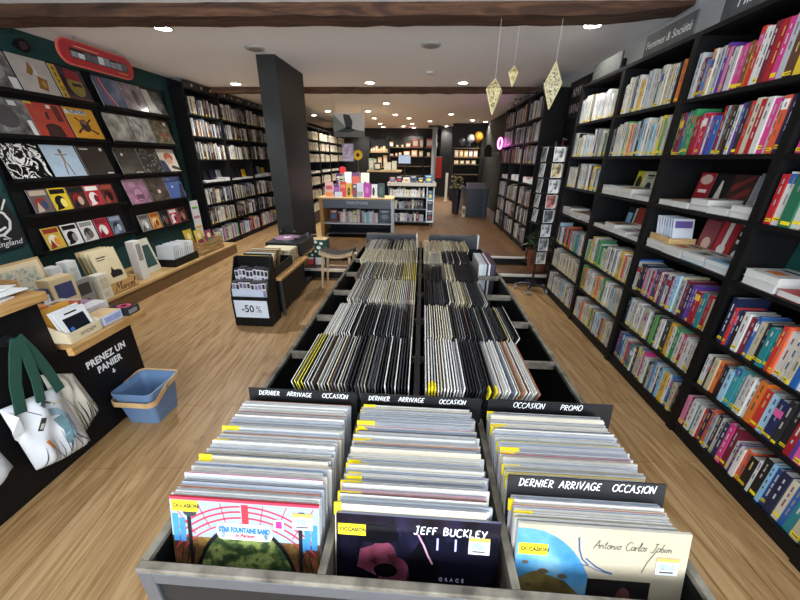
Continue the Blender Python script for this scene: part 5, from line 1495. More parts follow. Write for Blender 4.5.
# run on the pale-wall side, farther in
for i in range(3):
    y0 = 5.38+i*.80
    T = Matrix.Translation((1.63, y0, .22))
    bookcase('bookcase', ['dark bookcase bay whose black end panel faces the shop window, beyond the postcard stand', 'dark bookcase bay in the middle of the run beyond the postcard stand', 'dark bookcase bay at the far end beyond the postcard stand, by the pink glow'][i], T, .798, .33, ZS, 2.24, 'dark bookcase bays beyond the postcard stand')
    for r in range(7):
        TT = T @ Matrix.Translation((.014, .024, ZS[r]))
        if r == 3: stuff_flats(T, .78, ZS[3], hmax=3)
        else: fill_row(TT, .75, ([2.24]+[z-.022 for z in ZS])[r]-ZS[r], 'dusk', '', '', False, hmin=.2, hmax=.27, stick=.1, tmin=.014, tmax=.034)
# grey garland on top of it
o = (1.70, 6.5, 2.46)
mb = MB(o)
GAR = [mat(c, .8) for c in ('#8a8488', '#6a666c', '#b0a8a8', '#4a464a')]
for k in range(150):
    y = R.uniform(5.45, 7.7); x = 1.70+R.uniform(-.06, .08); z = 2.465+R.uniform(0, .12)
    a = R.uniform(0, 6.28); l = R.uniform(.03, .06); v = Vector((math.cos(a), math.sin(a), R.uniform(-.3, .8)))*l
    s_ = v.orthogonal().normalized()*l*.45; p = Vector((x, y, z))
    mb.add([p-v*.5, p+s_*.6, p+v*.5, p-s_*.6, p+Vector((0, 0, .01))], [(0, 1, 4), (1, 2, 4), (2, 3, 4), (3, 0, 4)], R.choice(GAR))
mb.tube([(1.70, 5.45, 2.47), (1.71, 6.5, 2.47), (1.70, 7.7, 2.47)], .012, GAR[3])
tag(mb.build('garland_foliage'), 'greyish leafy garland lying along the top of the dark bookcases', 'garland')
# poster and cloth on the black wall between the cases
o = (1.929, 5.10, 2.28)
t = thing('poster', 'black poster with grey lettering on the black wall before the dark bookcases', 'poster', o)
mb = MB(o); mb.box(1.926, 1.9295, 4.84, 5.34, 2.06, 2.46, mat('#121214', .6)); mb.build('sheet', t)
text('AMY', frame((1.9255, 5.10, 2.36), (0, -1, 0), FZ), .15, mat('#d0ced4', .6, var=.2), t, sx=.9)
text('WINE', frame((1.9255, 5.10, 2.17), (0, -1, 0), FZ), .15, mat('#b0a8b4', .6, var=.2), t, sx=.85)
o = (1.92, 5.16, 1.82)
t = thing('hanging_scarf', 'maroon scarf hanging from a peg on the black wall by the postcard stand', 'scarf', o)
mb = MB(o); mb.cyl((1.929, 5.16, 1.81), (1.87, 5.16, 1.83), .01, mat('#8a8a8c', .4), 8); mb.build('peg', t)
mb = MB(o); vs = []; n = 12
for j in range(n+1):
    f = j/n; w_ = .03+.10*f; z = 1.81-.46*f
    for i in range(9):
        u = i/8-.5; vs.append((1.90-.03*math.cos(u*14)*f-.02, 5.16+u*2*w_, z+.05*u*f))
fs = [(j*9+i, j*9+i+1, (j+1)*9+i+1, (j+1)*9+i) for j in range(n) for i in range(8)]
mb.add(vs, fs, mat('#6a2436', .8, var=.2)); so = mb.build('cloth', t, smooth=True)
sm = so.modifiers.new('thick', 'SOLIDIFY'); sm.thickness = .006

# ================================================================== postcard stand and plant
o = (1.47, 4.18, 0)
t = thing('postcard_stand', 'black wire postcard stand on castors in front of the step', 'postcard stand', o)
SX, SY = 1.455, 4.18
mb = MB(o); mb.cyl((SX, SY, .06), (SX, SY, 1.74), .014, SATIN, 12); mb.build('pole', t)
mb = MB(o); mb.cyl((SX, SY, .06), (SX, SY, .12), .045, SATIN, 14); mb.build('hub', t)
for k in range(5):
    a = math.radians(25+72*k); e = (SX+.20*math.cos(a), SY+.20*math.sin(a))
    mb = MB(o); mb.tube([(SX+.03*math.cos(a), SY+.03*math.sin(a), .09), (SX+.12*math.cos(a), SY+.12*math.sin(a), .085), (e[0], e[1], .065)], [.018, .016, .013], SATIN, 8); lg = mb.build('foot', t)
    mb = MB(o); mb.cyl((e[0]-.012, e[1], .026), (e[0]+.012, e[1], .026), .025, mat('#8a8d90', .35), 14); mb.cyl((e[0], e[1], .045), (e[0], e[1], .068), .008, METAL, 8); mb.build('castor', lg)
PC = ['#b9b9b7', '#c0a878', '#d0d2d2', '#b86a60', '#5a6068', '#c9ccd0', '#8a8e94', '#a9a9a4']
for f in range(4):
    a = math.radians(-90+90*f+8); nx, ny = math.cos(a), math.sin(a); tx, ty = -ny, nx
    mb = MB(o)
    for s_ in (-.085, .085):
        mb.tube([(SX+nx*.10+tx*s_, SY+ny*.10+ty*s_, .36), (SX+nx*.10+tx*s_, SY+ny*.10+ty*s_, 1.70)], .004, SATIN, 5)
    for k in range(9):
        z = .37+.165*k
        mb.tube([(SX+nx*.10-tx*.085, SY+ny*.10-ty*.085, z), (SX+nx*.13-tx*.08, SY+ny*.13-ty*.08, z), (SX+nx*.13+tx*.08, SY+ny*.13+ty*.08, z), (SX+nx*.10+tx*.085, SY+ny*.10+ty*.085, z)], .0035, SATIN, 5)
        mb.tube([(SX, SY, z), (SX+nx*.10, SY+ny*.10, z)], .003, SATIN, 4)
    mb.build('wire_frame', t)
    if f in (0, 1, 3):
        for k in range(8 if f == 0 else 5):
            z = .385+.165*(k if f == 0 else k+3)
            T = frame((SX+nx*.118-tx*.058, SY+ny*.118-ty*.058, z), (tx, ty, 0), (-nx*.08, -ny*.08, 1))
            c = PC[(7-k+f*3) % 8]
            mb = MB(T.translation, T); mb.box(0, .116, 0, .145, -.003, 0, mat('#e3e2de', .4)); mb.box(.006, .11, .006, .139, 0, .0005, ramp_mat('postcard_'+c, [(.35, '#3a3a3c'), (.5, c), (.75, '#d9d8d4')], 16, rough=.35))
            fc = ['window', 'aisle', 'rear', 'bookcase'][f]
            tag(mb.build('postcard'), f'postcard on the {("window-facing", "bookcase-facing", "step-facing", "aisle-facing")[f]} side of the wire stand, {nth(k+1)} pocket from below', 'postcard', 'postcards on the wire stand')
o = (1.62, 4.95, .22)
o = (1.66, 4.70, .12)
t = thing('potted_plant', 'leafy green plant in a terracotta pot on the step behind the postcard stand', 'plant', o)
TER = mat('#8a5236', .7, var=.12)
mb = MB(o); mb.lathe(o, [(.12, .001), (.165, .24), (.178, .24), (.18, .285), (.165, .285), (.155, .25)], TER, 24); mb.build('pot', t, smooth=False)
mb = MB(o); mb.lathe(o, [(.18, .001), (.19, .02), (.165, .02)], mat('#9a6a48', .7), 24) if False else mb.lathe((o[0], o[1], o[2]+.235), [(.15, 0), (.15, .012)], mat('#2a1d14', .9), 20); mb.build('soil', t)
mb = MB(o)
LV = [mat('#2a4a26', .5, var=.2), mat('#35592c', .5, var=.2), mat('#1f3a1f', .5, var=.2)]
for k in range(46):
    a = R.uniform(0, 6.28); r_ = R.uniform(.08, .30); h0 = R.uniform(.05, .34)
    b = Vector((o[0]+.05*math.cos(a), o[1]+.05*math.sin(a), o[2]+.25)); e = Vector((o[0]+r_*math.cos(a), o[1]+r_*math.sin(a)*.7, o[2]+.28+h0*(1-r_)))
    m_ = (b+e)/2+Vector((0, 0, .08)); s_ = Vector((-math.sin(a), math.cos(a), 0))*R.uniform(.02, .04)
    mb.add([b, m_+s_, e, m_-s_, m_+Vector((0, 0, .012))], [(0, 1, 4), (1, 2, 4), (2, 3, 4), (3, 0, 4)], R.choice(LV))
mb.build('foliage', t)

# ================================================================== paper kites hung from the beam
GOLD = ramp_mat('gold_lattice', [(.40, '#8a7440'), (.5, '#e0cd92'), (.6, '#f0e4b8')], 60, rough=.4, detail=2)
def kite(x, y, zt, zb, w_, zw, zceil, label, pale):
    o = (x, y, zt)
    t = thing('paper_kite_ornament', label, 'ornament', o, 'hanging faceted ornaments')
    n = 4; mid = [(x+w_/2*math.cos(math.pi/2*k+.5), y+w_/2*math.sin(math.pi/2*k+.5), zw) for k in range(n)]
    mb = MB(o)
    m = ramp_mat('lattice_'+pale, [(.36, '#4e4226'), (.46, pale), (.60, '#e0d2a0')], 70, rough=.45, detail=3)
    mb.add([(x, y, zt)]+mid+[(x, y, zb)], [(0, 1+k, 1+(k+1) % n) for k in range(n)]+[(5, 1+(k+1) % n, 1+k) for k in range(n)], m); mb.build('facets', t)
    mb = MB(o); E_ = mat('#e3d4a0', .4, metal=.2, var=.05)
    for k in range(n):
        mb.tube([(x, y, zt), mid[k], (x, y, zb)], .0045, E_, 5); mb.tube([mid[k], mid[(k+1) % n]], .003, E_, 5)
    mb.build('edge_wire', t)
    mb = MB(o); mb.tube([(x, y, zt), (x, y, zceil)], .0012, mat('#d8d8d4', .5), 4); mb.build('string', t)
kite(.566, 3.27, 2.16, 1.903, .16, 2.082, 2.57, 'golden faceted ornament nearest the middle, hanging lowest under the old beam', '#a8945a')
kite(.76, 3.52, 2.30, 2.148, .105, 2.25, CZ, 'small pale golden faceted ornament hanging from the ceiling between the other two', '#d8bc7a')
kite(1.03, 3.27, 2.275, 1.944, .182, 2.116, 2.57, 'biggest silvery faceted ornament hanging before the dark bookcase end', '#b0a890')

# ================================================================== half-price box, listening table, stool
o = (-1.62, 3.0, 0)
t = thing('discount_box', 'black floor box with a white minus fifty percent sign', 'display box', o)
a0, a1, y0, y1 = -1.805, -1.435, 2.89, 3.11
mb = MB(o); mb.box(a0, a1, y0, y0+.012, 0, .31, BLACKP); mb.build('front_panel', t)
mb = MB(o); mb.box(a0, a1, y1-.012, y1, 0, .66, BLACKP); mb.build('rear_panel', t)
for x in (a0, a1-.012):
    mb = MB(o)
    pr_ = [(y0+.012, 0), (y1-.012, 0), (y1-.012, .66), (y1-.05, .66), (y0+.012, .36)]
    n = 5; mb.add([(x, p[0], p[1]) for p in pr_]+[(x+.012, p[0], p[1]) for p in pr_], [tuple(range(n)), tuple(range(2*n-1, n-1, -1))]+[(i, n+i, n+(i+1) % n, (i+1) % n) for i in range(n)], BLACKP); mb.build('side_panel', t)
mb = MB(o); mb.box(a0+.012, a1-.012, y0+.012, y1-.012, .19, .20, BLACK); mb.box(a0+.012, a1-.012, y0+.018, y0+.098, .20, .243, BLACK); mb.build('shelf', t)
mb = MB(o); mb.box(-1.785, -1.455, y0-.002, y0-.0004, .095, .275, mat('#dfe8f4', .5, var=0)); sg = mb.build('price_sign', t)
text('-50', fr_front((-1.655, y0-.0024, .185)), .105, mat('#2a2c34', .5, var=0), sg, bold=.002, sx=.9)
text('%', fr_front((-1.547, y0-.0024, .182)), .10, mat('#4a4c54', .5, var=0), sg, sx=.8)
for row, (yy, zz, nn) in enumerate(((y0+.018, .255, 9), (y0+.105, .36, 9))):
    for k in range(nn):
        x = a0+.02+k*.0365
        T = Matrix.Translation((x+.034, yy+R.uniform(0, .006), zz+R.uniform(-.01, .012))) @ Matrix.Rotation(math.pi/2, 4, 'Z')
        o_ = T.translation
        b = thing('comic_book', f'white and violet pocket comic, {nth(k+1)} from the counter side {["front", "rear"][row]} row of the floor box', 'comic book', o_, 'pocket comics in the half-price box')
        hh = .20; mb = MB(o_, T); cover_geo(mb, .034, .075, hh, mat(R.choice(['#d9d8dc', '#cfccd6', '#e3e2e4']), .5))
        mb.box(-.0008, 0, .004, .030, .13, .175, mat(R.choice(['#3a3040', '#6a5a80', '#22202a', '#8a7a98']), .5, var=.4, scale=80)); mb.box(-.0008, 0, .006, .028, .05, .11, mat(R.choice(['#8a80a0', '#b8b0c0', '#5a4a5a']), .5, var=.4, scale=80)); mb.box(-.001, .076, -.0005, .0345, hh-.012, hh+.0006, mat('#2a2730', .5))
        mb.build('cover', b)
        mb = MB(o_, T); mb.box(.002, .073, .002, .032, .002, hh-.014, PAPER); mb.build('page_block', b)
    if row == 0:
        pass
mb = MB((-1.62, 2.98, .30)); mb.box(a0+.014, a1-.05, y0+.0125, y0+.0165, .205, .385, mat('#c9d3e6', .5)); tag(mb.build('leaflet'), 'pale blue sheet standing behind the front edge of the black floor box', 'leaflet')
# wooden riser for the rear row
mb = MB((-1.62, 3.03, .2)); mb.box(a0+.014, a1-.014, y0+.10, y1-.014, .2005, .345, BLACK); tag(mb.build('riser_block'), 'black riser under the rear row of pocket comics in the floor box', 'riser')
# listening table
o = (-1.66, 3.8, 0)
t = thing('listening_table', 'low black table with oak edge carrying records and a turntable, before the pillar', 'table', o)
mb = MB(o); mb.box(-1.90, -1.45, 3.125, 4.46, .40, .43, OAK); mb.box(-1.45, -1.385, 3.125, 3.98, .40, .43, OAK); mb.build('table_top', t, bevel=.003)
mb = MB(o); mb.box(-1.88, -1.46, 3.14, 4.44, .02, .05, BLACK); mb.build('bottom_shelf', t)
for x in (-1.88, -1.44):
    mb = MB(o); mb.box(x, x+.02, 3.14, 4.44, .05, .40, BLACK) if x < -1.5 else mb.box(x, x+.02, 3.14, 3.9, .05, .40, BLACK); mb.build('side_panel', t)
for x, y in ((-1.47, 4.43), (-1.88, 4.43), (-1.42, 3.15), (-1.88, 3.15)):
    mb = MB(o); mb.box(x, x+.02, y, y+.02, 0, .40, mat('#3a3a3d', .4)); mb.build('leg', t)
cr = thing('record_crate', 'black crate of records standing on the listening table', 'crate', (-1.66, 3.36, .431))
oc = (-1.66, 3.36, .431)
for b in ((-1.86, -1.45, 3.15, 3.16), (-1.86, -1.45, 3.62, 3.63), (-1.86, -1.85, 3.16, 3.62), (-1.46, -1.45, 3.16, 3.62)):
    mb = MB(oc); mb.box(*b, .431, .53, BLACK); mb.build('side_board', cr)
mb = MB(oc); mb.box(-1.85, -1.46, 3.16, 3.62, .431, .44, BLACK); mb.build('bottom_board', cr)
for k, (hx, nm) in enumerate((('#d8b83a', 'yellow'), ('#22242a', 'black'), ('#d9d3bc', 'cream'), ('#2f4a6a', 'blue'), ('#b8863a', 'amber'), ('#3a3a3c', 'charcoal'), ('#c9c2a8', 'stone'), ('#8a6a3a', 'tan'))):
    T = lean_frame(frame((-1.845+.01*(k % 3), 3.17+.04*k, .4445), FX, FZ), 28)
    mb = MB(T.translation, T); mb.box(0, .30, 0, .21 if k else .2, -.006, 0, mat(hx, .4), {'+y': mat('#cfc49a', .5)})
    mb.disc(.15, .10, .09, .07, .0005, mat('#7a8a6a', .4), 14) if k % 2 else mb.box(.03, .27, .14, .18, 0, .0005, mat('#8a3a2a', .4))
    mb.build('sleeve_art')
    t2 = D.objects['sleeve_art']; t2.name = 'vinyl_record'
    tag(t2, f'{nm} record sleeve leaning in the black crate on the listening table', 'record')
o = (-1.62, 3.78, .431)
t = thing('record_box_set', 'beige patterned cardboard box between the record crate and turntable', 'carton', o)
mb = MB(o); mb.box(-1.83, -1.47, 3.645, 3.88, .4312, .575, ramp_mat('beige_card', [(.4, '#6f6450'), (.5, '#b8ab8c'), (.7, '#d3c8aa')], 26, rough=.7)); mb.build('carton', t, bevel=.003)
mb = MB(o); mb.box(-1.82, -1.48, 3.65, 3.87, .575, .580, mat('#c9bf9e', .7)); mb.build('lid', t)
o = (-1.66, 4.2, .431)
t = thing('turntable', 'black turntable with a pink violet record in front of the pillar', 'turntable', o)
mb = MB(o); mb.box(-1.88, -1.43, 3.92, 4.40, .455, .60, SATIN); mb.build('cabinet', t, bevel=.006)
for x, y in ((-1.85, 3.95), (-1.46, 3.95), (-1.85, 4.37), (-1.46, 4.37)):
    mb = MB(o); mb.cyl((x, y, .4312), (x, y, .455), .018, BLACK, 10); mb.build('foot', t)
mb = MB(o); mb.cyl((-1.69, 4.15, .60), (-1.69, 4.15, .616), .165, mat('#6a6d70', .3, metal=.6), 32); mb.build('platter', t)
mb = MB(o); mb.cyl((-1.69, 4.15, .616), (-1.69, 4.15, .619), .158, mat('#a67f98', .25, coat=.6), 36); mb.cyl((-1.69, 4.15, .619), (-1.69, 4.15, .6195), .05, mat('#d8c8d0', .4), 20); mb.cyl((-1.69, 4.15, .6195), (-1.69, 4.15, .63), .004, METAL, 8); tag(mb.build('spinning_record'), '', 'x')
D.objects['spinning_record'].name = 'vinyl_disc'
vd = D.objects['vinyl_disc']; vd.parent = t; vd.location = (0, 0, 0)
# its geometry was built from the turntable's origin
for k in ('label', 'category'): del vd[k]
vd['label'] = 'pink violet record on the platter'
mb = MB(o); mb.cyl((-1.48, 4.32, .60), (-1.48, 4.32, .645), .02, METAL, 12); mb.tube([(-1.48, 4.34, .64), (-1.49, 4.2, .64), (-1.55, 4.07, .628)], .005, METAL, 6); mb.box(-1.565, -1.54, 4.04, 4.075, .620, .632, BLACK); mb.build('tonearm', t)
o = (-1.74, 4.46, .431)
t = thing('headphones', 'black headphones resting at the foot of the pillar behind the turntable', 'headphones', (-1.66, 4.33, .60))
oh = (-1.66, 4.33, .60)
mb = MB(oh); mb.tube([(-1.75+.09*math.cos(math.radians(a)), 4.36, .632+.08*math.sin(math.radians(a))) for a in range(180, -1, -15)], .009, BLACK, 8); mb.build('headband', t)
for s_ in (-1, 1):
    mb = MB(oh); mb.cyl((-1.75+s_*.075, 4.36, .635), (-1.75+s_*.105, 4.36, .635), .034, BLACK, 16); mb.build('ear_cup', t)
# stool
o = (-1.05, 4.16, 0)
t = thing('stool', 'low wooden stool with black woven saddle seat beside the record bin', 'stool', o)
BEECH = mat('#cdb28e', .5, var=.08)
WOV = ramp_mat('woven_cord', [(.45, '#0c0b0a'), (.85, '#171412'), (.95, '#4a4036')], 40, kind='wave', rough=.8, dist=.4, detail=1)
mb = MB(o); vs = []; n = 10
for j in range(n+1):
    x = -1.26+.42*j/n; s_ = .05*((j/n-.5)*2)**2
    vs += [(x, 4.03, .395+s_), (x, 4.29, .395+s_), (x, 4.29, .43+s_), (x, 4.03, .43+s_)]
fs = []
for j in range(n):
    k = j*4
    for q in range(4): fs.append((k+q, k+4+q, k+4+(q+1) % 4, k+(q+1) % 4))
fs += [(0, 1, 2, 3), (n*4+3, n*4+2, n*4+1, n*4)]
mb.add(vs, fs, WOV); mb.build('woven_seat', t)
mb = MB(o)
for j in range(20):
    x = -1.255+.0215*j; s_ = .05*((j/19-.5)*2)**2
    mb.box(x, x+.010, 4.0, 4.022, .405+s_, .428+s_, mat('#cbb894', .8)); mb.box(x, x+.010, 4.02, 4.05, .428+s_, .4325+s_, mat('#cbb894', .8))
mb.build('cord_fringe', t)
for y in (4.02, 4.30):
    mb = MB(o); mb.tube([(-1.26+.42*j/n, y, .402+.05*((j/n-.5)*2)**2) for j in range(n+1)], .015, BEECH, 8); mb.build('seat_rail', t)
for sx, sy in ((-1, -1), (1, -1), (1, 1), (-1, 1)):
    mb = MB(o); mb.cyl((-1.05+sx*.20, 4.16+sy*.13, .002), (-1.05+sx*.165, 4.16+sy*.125, .41), .013, BEECH, 10, .019); mb.build('leg', t)
for sy in (-1, 1):
    mb = MB(o); mb.cyl((-1.232, 4.16+sy*.128, .22), (-.868, 4.16+sy*.128, .22), .009, BEECH, 8); mb.build('stretcher', t)
# green paper carrier on the step
o = (-1.47, 4.66, .1205)
t = thing('paper_bag', 'dark green carrier with white spots standing on the step behind the stool', 'bag', o)
GB = mat('#17453a', .6, var=.08)
mb = MB(o); mb.hexa([(-1.61, 4.60, .121), (-1.33, 4.60, .121), (-1.33, 4.76, .121), (-1.61, 4.76, .121)], [(-1.62, 4.59, .49), (-1.32, 4.59, .49), (-1.32, 4.77, .49), (-1.62, 4.77, .49)], GB); mb.build('body', t)
mb = MB(o); mb.T = frame((-1.615, 4.5985, .121), FX, (0, -.027, 1))
for (u, v, r_) in ((.05, .33, .022), (.14, .34, .03), (.22, .32, .026), (.09, .27, .02), (.18, .26, .032), (.05, .21, .03), (.13, .205, .022), (.21, .2, .028), (.08, .15, .018)): mb.disc(u, v, r_, r_*.8, .0006-0*u, mat('#e6e9e6', .6), 12)
mb.box(.01, .25, .01, .115, -.004, .0003, mat('#d8d5d2', .6)); mb.box(.01, .09, .01, .09, .0003, .0006, mat('#b8343c', .6)); mb.T = None
mb.T = frame((-1.6125, 4.5995, .121), FX, (0, -.027, 1)); mb.T = None
mb.build('spot_print', t)
mb = MB(o); mb.box(-1.615, -1.325, 4.595, 4.765, .4905, .4925, KRAFT); mb.build('kraft_lining', t)
mb = MB(o); mb.tube([(-1.56, 4.62, .49), (-1.53, 4.62, .56), (-1.42, 4.62, .56), (-1.39, 4.62, .49)], .004, KRAFT, 6); mb.build('handle', t)

# ================================================================== gondolas
G0 = .2205
def lettering_bar(mb, T, L, m, n):
    pass
o = (-1.15, 6.3, G0)
t = thing('book_gondola', 'grey-fronted display gondola with oak top and a row of pastel spines behind the stool', 'gondola', o)
gx0, gx1, gy0, gy1 = -1.80, -.515, 6.05, 6.55
GF = mat('#5a626c', .35, var=.08); GW = mat('#c9ced4', .4)
mb = MB(o); mb.box(gx0-.03, gx1+.02, gy0-.02, gy1, .885, .915, OAKL); mb.build('top_board', t, bevel=.003)
mb = MB(o); mb.box(gx0+.05, gx1-.02, gy0, gy0+.02, .735, .885, GF); hd = mb.build('header_panel', t)
text('PARUTIONS', fr_front((-1.13, gy0-.001, .825)), .07, mat('#c9d0d8', .5), hd)
mb = MB(o); mb.box(gx0-.01, gx0+.05, gy0-.01, gy1, G0, .885, OAK); mb.build('side_panel', t)
mb = MB(o); mb.box(gx1-.02, gx1, gy0-.01, gy1, G0, .885, GW); mb.build('side_panel', t)
mb = MB(o); mb.box(gx0+.05, gx1-.02, gy1-.02, gy1, G0, .885, BLACK); mb.build('rear_panel', t)
for z in (.30, .475):
    mb = MB(o); mb.box(gx0+.05, gx1-.02, gy0, gy1-.02, z-.02, z, GW if z > .3 else mat('#3a4048', .4)); mb.build('shelf', t)
x = gx0+.33; k = 0
pastel = ['#e6a0a8', '#e8e6e2', '#dcdcd8', '#b98a8a', '#a9b4bc', '#d9d4c8', '#c9c9d8', '#e0d070', '#e8e4d8', '#b898c0', '#e3d9a0', '#6a3a4a', '#8ab0c0', '#d9e0e2', '#7ab0b8', '#9ac0d8', '#e6e6e2', '#b8c4d0']
pn = ['pink', 'white', 'pale grey', 'dusty rose', 'blue grey', 'stone', 'pale lilac', 'yellow', 'ivory', 'mauve', 'pale yellow', 'plum', 'light blue', 'ice white', 'turquoise', 'sky blue', 'chalk white', 'steel blue']
while x < gx1-.28:
    th = R.uniform(.022, .042); h = R.uniform(.17, .23)
    T = Matrix.Translation((x+th, gy0+.06, .476)) @ Matrix.Rotation(math.pi/2, 4, 'Z')
    make_book(T, th, .15, h, 'white', pastel[k % 18], f'{pn[k % 18]} book, {nth(k+1)} from the oak side on the shelf under the grey header', 'pastel spines on the gondola shelf')
    x += th+.002; k += 1
for x_, w_, h_, hx, nm in ((-1.70, .15, .20, '#8a4a42', 'brick red'), (-1.56, .12, .18, '#3a3232', 'dark brown'), (-.78, .22, .22, '#5a6878', 'slate')):
    T = lean_frame(frame((x_, gy0+.20, .484), FX, FZ), 20)
    face_book(T, w_, h_, .015, 'black', hx, f'{nm} book facing out on the shelf under the grey header', 'covers on the gondola shelf')
TZ = .9155
def fb(x0, x1, z1, y, cn, hx, label, art=None):
    face_book(lean_frame(frame((x0, y, TZ+.001), FX, FZ), 9), x1-x0, z1-TZ, .018, cn, hx, label, 'covers facing out on the oak gondola top', art)
fb(-1.71, -1.57, 1.17, 6.12, 'white', '#e8b8b0', 'pink and orange book at the oak end of the gondola top, front line', [('p', sq(.05, .05, .95, .3), '#e88a4a'), ('p', sq(.1, .5, .9, .75), '#c85a6a')])
fb(-1.555, -1.47, 1.12, 6.13, 'white', '#6a3a9a', 'violet book on the gondola top, front line', [('p', sq(.1, .5, .9, .8), '#b06ac0')])
fb(-1.46, -1.35, 1.17, 6.19, 'white', '#c8484a', 'plain red book behind the white sheet on the gondola top', [('p', sq(.1, .6, .9, .8), '#e08a70')])
fb(-1.53, -1.40, 1.01, 6.075, 'white', '#dfe3ea', 'white low sheet foremost on the gondola top', [('p', sq(.2, .2, .8, .3), '#b8c0cc')])
fb(-1.335, -1.24, 1.15, 6.12, 'yellow', '#e0b03a', 'yellow book with dark figure on the gondola top', [('d', .5, .4, .28, .3, '#3a2f2a'), ('d', .5, .45, .12, .12, '#d8a080')])
fb(-1.22, -1.15, 1.14, 6.13, 'black', '#4a5a60', 'slate green book on the gondola top, front line')
fb(-1.14, -1.03, 1.16, 6.12, 'white', '#d3d0de', 'pale lilac book on the gondola top, front line', [('p', sq(.05, .05, .95, .4), '#9aa0a4')])
fb(-1.02, -.90, 1.16, 6.12, 'pink', '#b0389a', 'magenta book on the gondola top, front line', [('d', .45, .5, .25, .22, '#d070c0')])
fb(-.885, -.785, 1.14, 6.12, 'white', '#dcdcd8', 'white book with black figure on the gondola top', [('d', .35, .45, .22, .32, '#22242a')])
fb(-.775, -.655, 1.16, 6.12, 'black', '#33423f', 'dark bottle green book at the metal end of the gondola top', [('d', .5, .5, .3, .3, '#4a5c58')])
fb(-1.40, -1.275, 1.33, 6.30, 'white', '#e6e4e0', 'white book with a blue square, rear line of the gondola top', [('p', sq(.25, .1, .75, .45), '#3a4a8a')])
fb(-1.265, -1.13, 1.32, 6.30, 'red', '#c45a48', 'coral red book with pale square, rear line of the gondola top', [('p', sq(.25, .25, .75, .55), '#e8c8a8'), ('p', sq(.0, .85, 1, 1), '#6a3a6a')])
fb(-1.10, -.955, 1.32, 6.30, 'white', '#e6dfc8', 'cream book with a dark round face, rear line of the gondola top', [('d', .5, .38, .25, .25, '#3a3a40')])
fb(-1.56, -1.45, 1.30, 6.32, 'purple', '#5a2a5a', 'dark plum book, rear line of the gondola top')
fb(-1.50, -1.41, 1.26, 6.26, 'cream', '#b8c0a0', 'sage green book, rear line of the gondola top')
o = (-1.45, 6.46, TZ)
t = thing('sale_disc', 'red round sign on a small stand on the gondola top', 'sign', o)
mb = MB(o); mb.cyl((-1.45, 6.46, TZ), (-1.45, 6.46, TZ+.44), .005, METAL, 6); mb.build('stem', t)
mb = MB(o); mb.cyl((-1.45, 6.452, TZ+.44), (-1.45, 6.458, TZ+.44), .06, mat('#d8232e', .5), 20); mb.build('disc', t)
mb = MB(o); mb.cyl((-1.45, 6.46, TZ+.0005), (-1.45, 6.46, TZ+.008), .04, METAL, 14); mb.build('foot', t)

o = (-.22, 7.55, G0)
t = thing('book_gondola', 'wheeled grey gondola with open cubes and a thick pale top, beyond the oak-topped one', 'gondola', o)
hx0, hx1, hy0, hy1 = -.70, .255, 7.30, 7.95
mb = MB(o); mb.box(hx0-.02, hx1+.03, hy0-.03, hy1, 1.035, 1.10, mat('#b9b0a0', .5)); mb.build('top_board', t, bevel=.004)
for x in (hx0, -.03, .10, hx1-.018):
    if x != -.03:
        mb = MB(o); mb.box(x, x+.018, hy0, hy1-.02, .30, 1.035, GW if x > .05 else GF); mb.build('upright', t)
mb = MB(o); mb.box(hx0, hx1, hy1-.02, hy1, .30, 1.035, BLACK); mb.build('rear_panel', t)
for z in (.30, .56, .80):
    mb = MB(o); mb.box(hx0+.018, .10, hy0, hy1-.02, z, z+.018, GF); mb.build('shelf', t)
for z in (.30, .52, .74):
    mb = MB(o); mb.box(.118, hx1-.018, hy0, hy1-.02, z, z+.018, GW); mb.build('shelf', t)
for x, y in ((hx0+.06, hy0+.06), (hx1-.06, hy0+.06), (hx0+.06, hy1-.08), (hx1-.06, hy1-.08)):
    mb = MB(o); mb.cyl((x-.012, y, G0+.03), (x+.012, y, G0+.03), .029, mat('#8a8d90'), 14); mb.cyl((x, y, G0+.055), (x, y, .30), .01, METAL, 8); mb.build('castor', t)
k = 0
for z, mx in ((.818, 'warm'), (.578, 'dusk'), (.318, 'dusk')):
    x = hx0+.03
    while x < .03:
        th = R.uniform(.03, .06); cn, hx = pick(mx); h = R.uniform(.13, .19)
        T = Matrix.Translation((x+th, hy0+.03, z+.0005)) @ Matrix.Rotation(math.pi/2, 4, 'Z')
        stuff_book(T, th, .2, h, cn, hx)
        x += th+.004; k += 1
for z, hx, nm in ((.758, '#3f7f9a', 'sea blue'), (.538, '#22262e', 'dark navy'), (.318, '#1c2026', 'black')):
    face_book(lean_frame(frame((.128, hy0+.08, z+.005), FX, FZ), 10), .10, .19, .02, 'black', hx, f'{nm} book facing out in the narrow cubes of the wheeled gondola', 'covers in the narrow cubes')
tops = [(-.68, .12, .10, '#8a4a3a', 'brick'), (-.54, .12, .12, '#2a2a30', 'charcoal'), (-.40, .14, .10, '#c9c4b4', 'stone'), (-.25, .13, .13, '#3f4a5c', 'slate blue'), (-.10, .13, .10, '#33343c', 'graphite'), (.05, .16, .15, '#2f6a94', 'ocean blue')]
for x, w_, h_, hx, nm in tops:
    face_book(lean_frame(frame((x, hy0+.06, 1.1055), FX, FZ), 12), w_, h_, .02, 'black', hx, f'{nm} book facing out on the pale top of the wheeled gondola', 'covers on the wheeled gondola top')
    flat_book((x+.07, hy0-.02, 1.1005), 0, .13, .055, .03, 'cream', '#c9c0ae', f'cream book lying flat before the {nm} cover on the wheeled gondola', 'flat books on the wheeled gondola') if False else None
